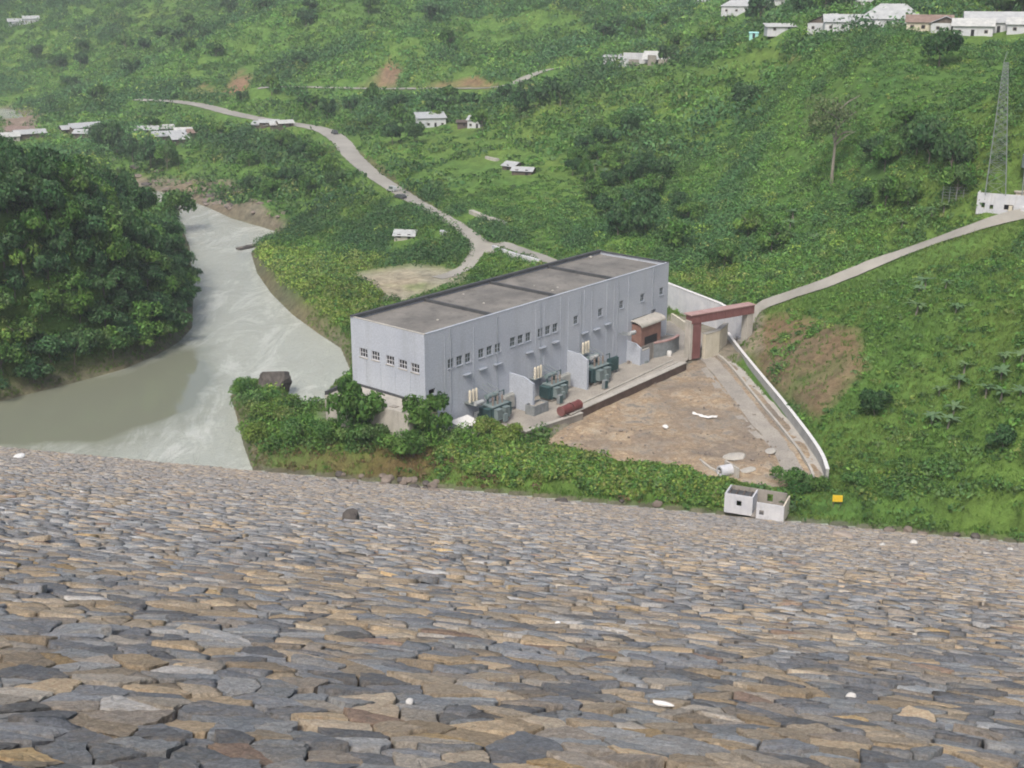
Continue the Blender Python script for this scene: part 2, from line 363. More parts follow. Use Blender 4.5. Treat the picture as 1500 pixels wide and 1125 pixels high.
zt += flat*(fbm(gx, gy, 60, 3, 1)*1.6*amp + fbm(gx, gy, 16, 4, 2)*.9*np.clip(amp, .5, 1.8) + fbm(gx, gy, 4, 2, 3)*.35)
bank = .1 + drv*.9 + drv*drv*.12
zt = np.where(inr, -np.minimum(2.5, drv*.7), np.minimum(np.maximum(zt, .6), bank))
zt = np.where(inr2, -np.minimum(2.5, drv2*.3), np.minimum(zt, .2+drv2*.4))
edge = dam_z(s_all)
zt = np.where(s_all < ST+3, np.minimum(zt, np.where(s_all < ST, edge-1.2-(ST-s_all)*.05, np.maximum(zt*0+.5, 0)+ (s_all-ST)*.1)), zt)
def interp(G, x, y):
    x = np.asarray(x, float); y = np.asarray(y, float)
    i = np.clip(np.searchsorted(GX, x)-1, 0, len(GX)-2); j = np.clip(np.searchsorted(GY, y)-1, 0, len(GY)-2)
    fx = np.clip((x-GX[i])/(GX[i+1]-GX[i]), 0, 1); fy = np.clip((y-GY[j])/(GY[j+1]-GY[j]), 0, 1)
    return (G[i,j]*(1-fx)+G[i+1,j]*fx)*(1-fy)+(G[i,j+1]*(1-fx)+G[i+1,j+1]*fx)*fy
def ground(x, y): return interp(zt, x, y)
def hit(px, py, off=0.0):
    d = ray(px, py); t_ = np.arange(150, 1800, .5); p = d[None]*t_[:,None]+[0,0,HC]
    g = np.maximum(ground(p[:,0], p[:,1]), 0)
    below = np.nonzero(p[:,2] <= g+off)[0]
    i = below[0] if len(below) else -1
    return np.array([p[i,0], p[i,1], g[i]])
# terrain colours by what covers the ground there
ppx, ppy = proj(gx, gy, zt)
n1 = fbm(gx, gy, 40, 4, 11); n2 = fbm(gx, gy, 12, 3, 12)
C = np.empty(gx.shape+(3,))
C[:] = (.108,.200,.050)
def blend(mask, c):
    global C; C = C*(1-mask[...,None]) + np.array(c)*mask[...,None]
blend(sstep(-.1,.5,n1)*.7, (.135,.210,.052))
blend(sstep(.1,.6,-n1)*.6, (.068,.135,.042))
def zone(poly, soft=25):
    ins = in_poly(ppx, ppy, poly); d = seg_dist(ppx, ppy, poly, True)
    return np.where(ins, sstep(0, soft, d+soft*.4), 0)
Z_scar = zone([(1085,470),(1150,455),(1260,480),(1275,540),(1200,620),(1110,560)], 34)*sstep(-.95,-.05,n2+n1*.4)
blend(Z_scar, (.23,.165,.105))
for poly in ([(320,140),(350,98),(372,108),(362,142)], [(520,130),(570,88),(592,100),(580,132)], [(260,144),(300,120),(330,140)], [(585,132),(700,110),(740,130)]):
    blend(zone(poly, 16)*sstep(-.9,.2,n2), (.25,.165,.115))
blend(zone([(395,655),(640,650),(700,700),(400,700)], 10)*sstep(-.5,.3,n2), (.15,.115,.06))
blend(zone([(190,258),(340,262),(440,345),(385,335),(270,300),(190,290)], 8)*.9, (.25,.205,.17))
blend(zone([(0,155),(60,160),(60,200),(0,210)], 10), (.24,.20,.18))
blend(zone([(520,235),(560,262),(600,292),(640,320),(660,318),(610,280),(560,240),(520,215)], 10)*.7, (.16,.13,.08))
blend(np.where(inr|inr2, 1, 1-sstep(1., 5, np.minimum(drv, drv2)))*.85, (.17,.15,.12))
blend(zone([(650,390),(700,405),(560,460),(510,400),(600,385)], 20)*sstep(-.9,-.1,n2)*.95, (.38,.345,.29))
blend(1-sstep(1, 5, dY), (.24,.225,.20))
blend(zone([(1085,455),(1120,445),(1120,520),(1090,520)], 12)*.7, (.3,.27,.22))
blend((1-sstep(.4, 1.6, np.abs(s_all-ST)))*.9, (.15,.14,.12))
nxg, nyg = gx.shape
V = np.stack([gx, gy, zt], -1).reshape(-1, 3)
idx = np.arange(nxg*nyg).reshape(nxg, nyg)
F = np.stack([idx[:-1,:-1], idx[1:,:-1], idx[1:,1:], idx[:-1,1:]], -1).reshape(-1, 4)
tag(np_mesh('terrain', V, F, M['terrain'], C.reshape(-1,3), smooth=True), kind='structure')
# river sheet
wx = np.concatenate([[-900,-400], np.arange(-200, 101, 4.), [300]]); wy = np.concatenate([np.arange(120, 621, 4.), [900, 1500]])
wgx, wgy = np.meshgrid(wx, wy, indexing='ij'); wu, wv = proj(wgx, wgy, 0*wgx)
calm = [(-900,560),(0,560),(180,541),(264,499),(300,500),(322,560),(300,610),(200,640),(150,662),(-900,662)]  # zone painted darker for the hill's reflection, also less rippled
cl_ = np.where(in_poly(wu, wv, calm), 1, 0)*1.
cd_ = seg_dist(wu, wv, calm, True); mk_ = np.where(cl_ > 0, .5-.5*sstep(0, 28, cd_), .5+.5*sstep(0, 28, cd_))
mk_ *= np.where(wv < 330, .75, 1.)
wid = np.arange(wgx.size).reshape(wgx.shape); wF = np.stack([wid[:-1,:-1], wid[1:,:-1], wid[1:,1:], wid[:-1,1:]], -1).reshape(-1,4)
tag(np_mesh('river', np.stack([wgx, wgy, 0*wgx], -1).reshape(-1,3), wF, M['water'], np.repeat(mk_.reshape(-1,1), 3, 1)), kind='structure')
# ribbons
def ribbon(name, line, w, mat, lift=.12, tilt=0.0,  kind='structure', flatz=None, wfar=None):
    pts = []
    for a, b in zip(line[:-1], line[1:]):
        n = max(1, int(np.hypot(*(b-a)[:2])/2.0))
        for i in range(n): pts.append(a+(b-a)*i/n)
    pts.append(line[-1]); vs = []; fs = []
    for i, p in enumerate(pts):
        a = pts[max(i-1, 0)]; b = pts[min(i+1, len(pts)-1)]; d = (b-a)[:2]; d = d/np.linalg.norm(d); n = np.array([-d[1], d[0]])
        jl = random.uniform(-.25,.25); 
        tsg = -1 if n[1] > 0 else 1
        ww = w if wfar is None else w+(wfar-w)*float(np.clip((p[1]-420)/180, 0, 1))
        for k in (-1, -.33, .33, 1):
            q = p[:2]+n*(ww*k + (jl if abs(k) == 1 else 0)); vs.append((q[0], q[1], max(float(ground(*q)), float(ground(*p[:2])) if abs(k) < 1 else -9)+lift+(.06 if abs(k) < 1 else 0)+tilt*(1-k*tsg)/2 if flatz is None else flatz))
    for i in range(len(pts)-1):
        for k in range(3): fs.append((i*4+k+1, i*4+k, i*4+4+k, i*4+5+k))
    mb = MB(); mb.add(vs, fs); return tag(mb.build(name, mat, smooth=True), kind=kind)
ribbon('valley_road', road[6:], 2.7, M['road'], .2, wfar=4.6)
ribbon('yard_track', branch, 2.3, M['road'], .16)
ribbon('hill_road', road2, 3.2, M['road'], .3)
ribbon('path', path, 1.8, M['road'], .35, 1.5)
# ------------------------------------------------------------------ dam slope and stones
def dam_pt(a, s, h=0.0):   # a along axis, s outward from the crest
    sl = (dam_depth(s+.5)-dam_depth(s-.5))
    nz = 1/np.sqrt(1+sl*sl); ns = sl*nz
    q = np.multiply.outer(np.atleast_1d(a), AX)+np.multiply.outer(np.atleast_1d(s+ns*h), NX)
    q[:,2] = dam_z(s)+nz*h
    return q
ss = np.array([-30,-12,0,1,2,6,10,14,18,24]+list(np.arange(30, ST, 6))+[ST-1, ST+3., ST+8]); aa = np.arange(-240, 241, 8.)
S2, A2 = np.meshgrid(ss, aa, indexing='ij')
V = dam_pt(A2.ravel(), S2.ravel(), 0); V[S2.ravel() > ST-2, 2] -= .2
idx = np.arange(S2.size).reshape(S2.shape); F = np.stack([idx[:-1,:-1], idx[:-1,1:], idx[1:,1:], idx[1:,:-1]], -1).reshape(-1,4)
V[:,2] -= .25
tag(np_mesh('dam_slope', V, F, M['dam_bed'], smooth=True), kind='structure')
def clip(poly, mx, my, nx, ny):
    out = []; n = len(poly); dl = [(p[0]-mx)*nx+(p[1]-my)*ny for p in poly]
    for i in range(n):
        a, b = poly[i], poly[(i+1) % n]; da, db = dl[i], dl[(i+1) % n]
        if da <= 0: out.append(a)
        if (da < 0 < db) or (db < 0 < da):
            k = da/(da-db); out.append((a[0]+(b[0]-a[0])*k, a[1]+(b[1]-a[1])*k))
    return out
S0 = 8.0
def row_s(y): return S0 + .58*y + 4.5*(1-math.exp(-y/24))          # courses get finer towards the toe
def col_w(y): return .80 + .08*min(1, y/100.)
def place(x, y): return (x*col_w(y), row_s(y))
rows = 0
while row_s(rows) < ST+1.5: rows += 1
stones = []; seeds = {}
for j in range(rows+1):
    s = row_s(j); half = 9+s*.45
    i0 = int(-(half+s*.26)/col_w(j)); i1 = int(half/col_w(j))
    for i in range(i0, i1+1):
        if random.random() < .20 and 0 < j < rows: continue          # a missing seed makes a bigger stone
        seeds[i, j] = ((i+.5*(j % 2)+random.uniform(-.62,.62)), (j+random.uniform(-.6,.6)), i in (i0, i1) or j in (0, rows))
for (i, j), (cx, cy, rim) in seeds.items():
    if rim: continue
    poly = [(cx-1.3,cy-1.3),(cx+1.3,cy-1.3),(cx+1.3,cy+1.3),(cx-1.3,cy+1.3)]
    for dj in (-2,-1,0,1,2):
        for di in (-2,-1,0,1,2):
            if (di or dj) and (i+di, j+dj) in seeds:
                qx, qy, _ = seeds[i+di, j+dj]
                poly = clip(poly, (cx+qx)/2, (cy+qy)/2, qx-cx, qy-cy)
                if len(poly) < 3: break
        if len(poly) < 3: break
    if len(poly) >= 3: stones.append((*place(cx, cy), [place(x, y) for x, y in poly]))
def dam_fast(a, s, h):
    return dam_pt(np.array(a), np.array(s), np.array(h))
def stone_geo(cx, cy, poly, near):
    g = random.choice((.02,.035,.05,.08)); m = []
    n0 = len(poly)
    for k in range(n0):
        a, b = poly[k], poly[(k+1) % n0]; L = math.hypot(b[0]-a[0], b[1]-a[1])
        if L < .09: continue
        m.append((a[0], a[1]))
        cuts = int(L/(.17 if near else .9))
        for c_ in range(1, cuts+1):
            f = c_/(cuts+1); jit = (.02 if near else .04)*random.uniform(-1,1)
            m.append((a[0]+(b[0]-a[0])*f-(b[1]-a[1])/L*jit, a[1]+(b[1]-a[1])*f+(b[0]-a[0])/L*jit))
    if len(m) < 3: m = poly
    n = len(m); h = max(.0, random.gauss(.045, .03)) if near else max(.0, random.gauss(.07, .045))
    tx, ty = random.gauss(0,.05), random.gauss(0,.06)
    if not near: tx *= 1.6; ty *= 1.6
    pts = []; hs = []
    rings = ((1-g, -.25), (1-g-.006, -.018), (.965-g, 0.), (.55, .012)) if near else ((1-g, -.25), (1-g-.03, -.02))
    for sc, dz in rings:
        for (x, y) in m:
            jx = random.uniform(-.02,.02) if near else 0
            pts.append((cx+(x-cx)*sc+jx, cy+(y-cy)*sc+jx)); hs.append(h+dz+(x-cx)*sc*tx+(y-cy)*sc*ty+(random.uniform(-.018,.018) if near and dz > -.1 else 0))
    pts.append((cx, cy)); hs.append(h+(.02 if near else .03))
    fs = []
    nr = len(rings)
    for k in range(nr-1):
        for i in range(n): fs.append((k*n+i, k*n+(i+1) % n, (k+1)*n+(i+1) % n, (k+1)*n+i))
    for i in range(n): fs.append(((nr-1)*n+i, (nr-1)*n+(i+1) % n, nr*n))
    return pts, hs, fs
GREYS = [(.185,.205,.225),(.23,.25,.265),(.14,.155,.175),(.29,.30,.305),(.20,.215,.235)]
TANS = [(.36,.305,.23),(.32,.265,.195),(.40,.315,.21),(.27,.24,.205),(.35,.32,.275)]
def stone_col(x, y):
    f = fbm(np.array([x]), np.array([y]), 22, 3, 21)[0]
    tan_ = random.random() < .44+f*.5
    c_ = random.choice(TANS if tan_ else GREYS); k = random.choice((1., 1.15, 1.3, 1.45, 1.75))*random.uniform(.9, 1.1)
    if random.random() < .05: c_ = random.choice([(.40,.29,.15),(.42,.41,.39),(.24,.17,.13),(.10,.105,.11)])
    return tan_, tuple(v_*k for v_ in c_)
near_score = []
for q, (cx, cy, poly) in enumerate(stones):
    w = dam_pt(np.array([cx]), np.array([cy]), 0)[0]; x, y = proj(w[0], w[1], w[2])
    area = abs(sum(poly[i][0]*poly[(i+1)%len(poly)][1]-poly[(i+1)%len(poly)][0]*poly[i][1] for i in range(len(poly))))/2
    zc = w[1]*CP-(w[2]-HC)*SP
    near_score.append(area/zc**2 if (-40 < x < 1540 and y < 1165) else 0)
order = sorted(range(len(stones)), key=lambda q: -near_score[q]); nearset = set(order[:300])
SV, SF3, SF4, SC = [], [], [], []
allp, allh, allc, f3, f4 = [], [], [], [], []
for q, (cx, cy, poly) in enumerate(stones):
    tan_, c_ = stone_col(cx, cy)
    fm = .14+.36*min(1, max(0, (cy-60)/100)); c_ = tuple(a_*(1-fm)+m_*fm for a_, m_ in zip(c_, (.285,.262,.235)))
    if q in nearset:
        pts, hs, fs = stone_geo(cx, cy, poly, True)
        w = dam_pt(np.array([p[0] for p in pts]), np.array([p[1] for p in pts]), np.array(hs)); o = w[-1].copy(); w -= o
        me = bpy.data.meshes.new('flat_stone'); me.from_pydata([tuple(map(float, p)) for p in w], [], fs); me.update(); me.materials.append(M['stone'])
        at = me.color_attributes.new('tint', 'FLOAT_COLOR', 'POINT'); at.data.foreach_set('color', np.tile(np.array([*c_, 1.]), len(w)))
        so = link(bpy.data.objects.new('flat_stone', me)); so.location = [float(t_) for t_ in o]
        if tan_: tag(so, 'flat tan stone slab among the largest stones of the dam slope in the foreground', 'stone', 'large tan slabs laid on the near dam slope', 'thing')
        else: tag(so, 'flat blue-grey stone slab among the largest stones of the dam slope in the foreground', 'stone', 'large grey slabs laid on the near dam slope', 'thing')
    else:
        pts, hs, fs = stone_geo(cx, cy, poly, cy < 45)
        n = len(allp); allp += pts; allh += hs; allc += [c_]*len(pts)
        for f in fs: (f3 if len(f) == 3 else f4).append([n+i for i in f])
AP = np.array(allp); w = dam_pt(AP[:,0], AP[:,1], np.array(allh))
me = bpy.data.meshes.new('riprap'); f3 = np.array(f3, np.int32); f4 = np.array(f4, np.int32)
me.vertices.add(len(w)); me.vertices.foreach_set('co', w.astype(np.float32).ravel())
me.loops.add(f3.size+f4.size); me.loops.foreach_set('vertex_index', np.concatenate([f4.ravel(), f3.ravel()]))
me.polygons.add(len(f3)+len(f4)); me.polygons.foreach_set('loop_start', np.concatenate([np.arange(len(f4))*4, f4.size+np.arange(len(f3))*3]).astype(np.int32))
me.update(calc_edges=True)
at = me.color_attributes.new('tint', 'FLOAT_COLOR', 'POINT'); at.data.foreach_set('color', np.concatenate([np.array(allc), np.ones((len(allc),1))], 1).astype(np.float32).ravel())
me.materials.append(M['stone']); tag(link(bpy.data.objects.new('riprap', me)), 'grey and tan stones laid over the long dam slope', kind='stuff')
del allp, allh, allc, f3, f4
# ------------------------------------------------------------------ powerhouse
PA = (-16.61, 229.86, 4.0); PR = .863; PLEN, PWID, PHT = 82.6, 20.5, 20.87
Dx = np.array([math.cos(PR), math.sin(PR), 0]); Dn = np.array([-math.sin(PR), math.cos(PR), 0]); P0 = np.array(PA)
def loc(x, y, z=0.): return P0 + Dx*x + Dn*y + np.array([0, 0, z])
def on_plane(px, py, o, n):
    d = ray(px, py); c0 = np.array([0, 0, HC]); t_ = ((o-c0) @ n)/(d @ n); return c0+d*t_
def fac(px, py):                      # facade: local x, z
    q = on_plane(px, py, P0, Dn)-P0; return q @ Dx, q[2]
def endw(px, py):                     # end wall: local y, z
    q = on_plane(px, py, P0, Dx)-P0; return q @ Dn, q[2]
def yardxy(px, py, z=4.0):            # local x, y of a spot on the yard
    q = P(px, py, z)-P0; return q @ Dx, q @ Dn
ph = empty('powerhouse', PA, PR, 'long flat-roofed blue-grey concrete powerhouse beside the river below the dam', 'powerhouse')
TH = .5
def wall_with_holes(mb, length, height, holes, put, t0, t1):
    """vertical slab in (u,z) with rectangular holes; put(u0,u1,z0,z1) adds a box"""
    us = sorted({0, length, *[h[0] for h in holes], *[h[1] for h in holes]})
    for a, b in zip(us[:-1], us[1:]):
        if b-a < 1e-4: continue
        hs = sorted([h for h in holes if h[0] < b-1e-4 and h[1] > a+1e-4], key=lambda h: h[2]); z = 0
        for h in hs:
            if h[2] > z: put(a, b, z, h[2])
            z = h[3]
        if z < height: put(a, b, z, height)
fw = []
for gpx, gpy in ((673,528),(717,513.5),(762.5,497),(802.5,483.5)):
    x, z = fac(gpx, gpy)
    for k in (-1, 0, 1): fw.append((x+k*2.5-.82, x+k*2.5+.82, z-1.0, z+.95))
for gpx, gpy in ((843.5,468.5),(879.5,457.5),(910.5,446),(941,436),(969,426.5)):
    x, z = fac(gpx, gpy); fw.append((x-.75, x+.75, z-.95, z+.9))
dx0, dz0 = fac(942, 466); doorhole = [(dx0-4.2, dx0+1.9, dz0-1.2, dz0+.6), (dx0+3.2, dx0+5.2, dz0+.1, dz0+1.2)]
xx_, zz_ = fac(633, 574); doorhole.append((xx_-.9, xx_+.9, zz_-.5, zz_+.6))
ew = []
for gpx, gpy in ((532.5,517),(550,521.5),(571.5,528),(590,534),(608,539.5)):
    y, z = endw(gpx, gpy); ew.append((y-1.12, y+1.12, z-.9, z+.95))
m = MB()
wall_with_holes(m, PLEN, PHT, fw+doorhole, lambda a, b, z0, z1: m.box(a, b, 0, TH, z0, z1), 0, 0)
m.build('front_wall', M['wall_blue'], ph)
m = MB()
wall_with_holes(m, PWID-TH-.002, PHT, [(a-TH, b-TH, c, d) for a, b, c, d in ew], lambda a, b, z0, z1: m.box(0, TH, a+TH+.002, b+TH, z0, z1), 0, 0)
m.build('end_wall', M['wall_blue'], ph)
MB().box(TH+.002, PLEN, PWID-TH, PWID-.003, 0, PHT-.4).build('rear_wall', M['wall_blue'], ph)
MB().box(PLEN-TH, PLEN-.003, TH+.002, PWID-TH-.002, 0, PHT-.02).build('end_wall', M['wall_blue'], ph)
MB().box(TH+.1, PLEN-TH-.1, TH+.1, PWID-TH-.1, -.5, .2).build('floor', M['concrete_dark'], ph)
# roof: four bays of slab between dark upstands
xs = [TH+.004, 20.7, 41.4, 62.0, PLEN-TH-.004]
for i in range(4):
    m = MB(); x0, x1 = xs[i]+.03, xs[i+1]-.03; n = 10
    vs = []
    for a in range(n+1):
        for b in range(7):
            yy = TH+.02+(PWID-2*TH-.04)*b/6; xx = x0+(x1-x0)*a/n
            vs.append((xx, yy, PHT-.75+.09*math.sin(math.pi*a/n)+random.uniform(-.015,.015)))
    fs = [(a*7+b, (a+1)*7+b, (a+1)*7+b+1, a*7+b+1) for a in range(n) for b in range(6)]
    m.add(vs, fs); m.box(x0, x1, TH+.02, PWID-TH-.02, PHT-1.3, PHT-.85); m.build('roof', M['roof_felt'], ph)
for x in xs[1:4]:
    MB().box(x-.28, x+.28, TH+.01, PWID-TH-.01, PHT-.95, PHT-.12).build('roof_upstand', M['bitumen_shade'], ph, bevel=.05)
MB().box(.0, PLEN, PWID-TH-.25, PWID+.10, PHT-.38, PHT+.32).build('parapet', M['bitumen_shade'], ph, bevel=.05)  # rear parapet: dark colour paints in the shade of its inner face
MB().box(PLEN-.75, PLEN+.05, .0, PWID-TH-.36, PHT-.02, PHT+.12).build('parapet', M['bitumen_shade'], ph)
MB().box(-.06, .5, -.06, PWID-TH-.36, PHT, PHT+.10).build('coping', M['concrete'], ph)
MB().box(.5, PLEN-.76, -.06, .44, PHT, PHT+.10).build('coping', M['wall_blue'], ph)
for x, y, s_ in ((77, 18.9, .5), (27, 9, .28), (48, 6, .25), (30, 17.5, .28), (46, 11, .22), (11, 7, .3), (45, 5, .28)):
    v_ = MB().lathe((x, y, PHT-.75), [(s_*.4, 0), (s_*.4, .4*s_), (s_, .45*s_), (s_*.9, .9*s_), (s_*.1, 1.2*s_)]); v_.build('roof_vent', M['concrete'], ph)
for i in range(1, 29):          # shallow wall ribs
    x = i*2.77
    if any(h[0]-.35 < x < h[1]+.35 for h in fw+doorhole): continue
    MB().box(x-.10, x+.10, -.07, -.001, .1, PHT-1.4 if i % 3 else PHT-.6).build('pilaster', M['wall_blue'], ph)
for k in range(6):
    x = 7+k*13.8
    MB().tube((x, -.14, .2), (x, -.14, PHT-.3), .09, n=7).build('downpipe', M['wall_seam'], ph)
for y in (4.1, 8.2, 12.3, 16.4):
    MB().box(-.07, -.001, y-.12, y+.12, 7.2, 13.2).build('pilaster', M['wall_blue'], ph)
def window(x0, x1, z0, z1, end, panes=3, white=True):
    """frame and glass of one window set back in the wall"""
    w = x1-x0; fm = M['white'] if white else M['wall_seam']
    def bx(m, a, b, c, d, t0, t1):
        if end: m.box(t0, t1, a, b, c, d)
        else: m.box(a, b, t0, t1, c, d)
    f = MB(); e = .13
    bx(f, x0+.01, x1-.01, z0+.01, z0+e, .12, .24); bx(f, x0+.01, x1-.01, z1-e, z1-.01, .12, .24)
    bx(f, x0+.01, x0+e, z0+e, z1-e, .12, .24); bx(f, x1-e, x1-.01, z0+e, z1-e, .12, .24)
    for k in range(1, panes):
        c = x0+w*k/panes; bx(f, c-.06, c+.06, z0+e, z1-e, .13, .23)
    zm = z0+(z1-z0)*.5; bx(f, x0+e, x1-e, zm-.06, zm+.06, .14, .22)
    o = f.build('window', fm, ph)
    g = MB(); bx(g, x0+e, x1-e, z0+e, z1-e, .27, .30); g.build('pane', M['dark'] if end else M['glass'], o)
    s_ = MB(); bx(s_, x0-.12, x1+.12, z0-.16, z0-.002, -.14, .11); s_.build('sill', M['concrete'] if end else M['wall_seam'], o)
for h in ew: window(*h, True, 3, True)
for h in fw: window(*h, False, 2, False)
for gpx, gpy in ((688,577),(783,543),(853,507)):
    x, z = fac(gpx, gpy)
    for k in range(3):
        prof = [(.3, 0)]
        for j in range(8): prof += [(.16, .15+j*.28), (.32, .22+j*.28), (.30, .30+j*.28)]
        MB().lathe((x-1+k*.95, -1.0, z-1.3), prof+[(.08, 2.6)], 10).build('wall_bushing', M['cream'], ph)
    MB().box(x-1.6, x+1.5, -1.4, -.002, z-1.5, z-1.31).build('bracket', M['steel'], ph)
for gpx, gpy in ((683.5,548),(706,540),(728,533),(774.5,516),(793.5,509),(812.5,501),(855,487.5),(873,482),(889,474.5)):
    x, z = fac(gpx, gpy); MB().box(x-1.1, x+1.1, -.75, -.002, z-.06, z+.14).build('ledge', M['wall_seam'], ph)
# sheltered opening with curved awning over a brick-red block
x0, z0 = fac(925, 473); x1, z1 = fac(957, 461)
m = MB(); n = 8; vs = []
for i in range(n+1):
    t_ = i/n*math.pi/2; yy = -3.1*math.sin(t_); zz = z0-.2+1.1*math.cos(t_)-.3
    vs += [(x0-.3, yy, zz), (x1+.8, yy, zz+.1), (x0-.3, yy, zz-.22), (x1+.8, yy, zz-.12)]
fs = []
for i in range(n):
    a = i*4; b = a+4; fs += [(a, a+1, b+1, b), (a+2, b+2, b+3, a+3), (a, b, b+2, a+2), (a+1, a+3, b+3, b+1)]
fs += [(n*4, n*4+1, n*4+3, n*4+2)]
m.add(vs, fs).build('awning', M['concrete'], ph)
m = MB().box(x0+.2, x1-.6, -2.7, -.002, 3.8, z0-.35); m.build('stair_block', M['brick'], ph, bevel=.05)
MB().box(x0+1.6, x1-2.2, -2.74, -2.701, 3.9, 5.8).build('door_opening', M['dark'], ph)
MB().box(x0-.2, x1-.2, -2.9, -.002, 0, 3.79).build('landing', M['concrete_dark'], ph)
# ------------------------------------------------------------------ yard slab and deck
def sheet(name, pts, z, mat, thick=0.0):
    m = MB(); poly = [tuple(p[:2]) for p in pts]; a = sum(poly[i][0]*poly[(i+1) % len(poly)][1]-poly[(i+1) % len(poly)][0]*poly[i][1] for i in range(len(poly)))
    if a < 0: poly = poly[::-1]
    m.add([(x, y, z) for x, y in poly], [tuple(range(len(poly)))]); return tag(m.build(name, mat), kind='structure')
sheet('yard_ground', [loc(0, -.6), P(628, 640, 4), P(690, 640, 4), P(765, 633, 4), P(850, 606, 4), P(1000, 534, 4), P(1012, 522, 4), P(1040, 500, 4), P(1012, 470, 4), P(975,452,4), loc(PLEN, .0), loc(0, 0)], 4.03, M['gravel'])
_pl = np.array(PLOT); _x = np.arange(_pl[:,0].min(), _pl[:,0].max()+.7, .7); _y = np.arange(_pl[:,1].min(), _pl[:,1].max()+.7, .7)
_gx, _gy = np.meshgrid(_x, _y, indexing='ij'); _in = in_poly(_gx, _gy, PLOT); _e = sstep(0, 3, seg_dist(_gx, _gy, PLOT, True))*_in
_trk = sstep(1.5, 4, seg_dist(_gx, _gy, smooth_line([P(x, y, 3.) for x, y in [(1036,524),(1058,548),(1082,578),(1108,612),(1135,645),(1155,675),(1168,705)]], 2)))
_z = 2.97+_e*(.04+_trk*(np.clip(fbm(_gx, _gy, 7, 4, 51)*.9+.15, 0, 1)+np.clip(fbm(_gx, _gy, 1.9, 2, 52), 0, 1)*.35))
def plot_pt(px, py, off=0.):
    q = P(px, py, 3.3); i = int(np.clip((q[0]-_x[0])/.7, 1, len(_x)-2)); j = int(np.clip((q[1]-_y[0])/.7, 1, len(_y)-2)); q[2] = _z[i-1:i+2, j-1:j+2].max()+off; return q
_id = np.arange(_gx.size).reshape(_gx.shape); _F = np.stack([_id[:-1,:-1], _id[1:,:-1], _id[1:,1:], _id[:-1,1:]], -1).reshape(-1,4); _F = _F[_in.ravel()[_F].all(1)]
tag(np_mesh('bare_ground', np.stack([_gx, _gy, _z], -1).reshape(-1,3), _F, M['soil'], smooth=True), kind='structure')
deck = empty('concrete_annex', loc(0, 0, -4), PR, 'low flat-roofed concrete annex standing in the river against the end of the powerhouse', 'annex')
def lxy(px, py, z): q = P(px, py, z)-P0; return (float(q @ Dx), float(q @ Dn))
dq = [lxy(476, 578, 11), lxy(513, 562, 11)]
dk = [dq[0], (-.05, max(dq[1][1], PWID+.5)), (-.05, -.3), (-5.8, -1.2)]
MB().prism(dk, -3, 10.9).build('wall', M['concrete'], deck)
def inset(x, y, k): return (x+k[0], y+k[1])
MB().prism([(dk[0][0]-.05, dk[0][1]), (dk[0][0]+.45, dk[0][1]-.3), (-.1, dk[1][1]-.4), (-.1, dk[1][1]+.1)], 10.901, 11.7).build('parapet', M['bitumen_shade'], deck)
MB().prism([(-.4, dk[1][1]-.5), (-.06, dk[1][1]-.5), (-.06, -.2), (-.4, -.3)], 10.901, 11.3).build('kerb', M['bitumen_shade'], deck)
for k in range(3): MB().box(-5.4, -4.2, 3+k*5, 4.5+k*5, 10.901, 11.05).build('hatch', M['concrete_dark'], deck)
# small outbuildings at the near corner
def obj_at(px, py, z, name, label, cat, rz=PR, group=None): return empty(name, P(px, py, z), rz, label, cat, group)
o = obj_at(640, 632, 4, 'pump_shed', 'low concrete shed with an open dark front under the near corner of the powerhouse', 'shed')
MB().box(-1.2, 6.6, 3.6, 4.0, 0, 4.6).build('wall', M['wall_blue'], o); MB().box(-1.2, -.9, .0, 3.59, 0, 4.6).build('wall', M['wall_blue'], o)
MB().box(6.3, 6.6, .0, 3.59, 0, 4.6).build('wall', M['wall_blue'], o); MB().box(-.88, 6.28, .4, 3.58, 0, 4.0).build('interior', M['dark'], o)
MB().box(-1.6, 7.0, -.3, 4.3, 4.601, 4.8).build('roof', M['wood'], o)
o = obj_at(682, 633, 3.9, 'open_canopy', 'small bright tin canopy on posts among bushes in front of the transformers', 'canopy')
m = MB(); n = 16
vs = []
for i in range(n+1):
    x = -2.6+5.2*i/n; d = .05*math.cos(i*math.pi)
    vs += [(x, -1.9, 1.8+d), (x, 1.9, 2.5+d)]
m.add(vs, [(2*i, 2*i+2, 2*i+3, 2*i+1) for i in range(n)])
m.build('roof', M['plastic'], o)
for x in (-2.4, 2.4):
    for y in (-1.7, 1.7): MB().tube((x, y, 0), (x, y, 1.78 if y < 0 else 2.4), .07).build('post', M['steel'], o)
x, y = lxy(574, 634, 4.)
o = empty('long_shed', loc(x, y, -.4), PR+math.pi/2, 'long shed with a curved weathered grey tin roof behind the leafy tree', 'shed')
MB().box(-4, 4, -1.5, 1.5, -.5, 3.0).build('wall', M['wall_blue'], o)
m = MB(); vs = []
for i in range(9):
    t_ = i/8*math.pi; vs += [(-4.4, -1.9*math.cos(t_), 2.9+.9*math.sin(t_)), (4.4, -1.9*math.cos(t_), 2.9+.9*math.sin(t_))]
m.add(vs, [(2*i, 2*i+1, 2*i+3, 2*i+2) for i in range(8)]+[tuple(range(0, 18, 2)), tuple(range(17, 0, -2))]); m.build('roof', M['grey_sheet'], o)
MB().box(-1, 0, -1.74, -1.701, .05, 2.7).build('door', M['dark'], o)
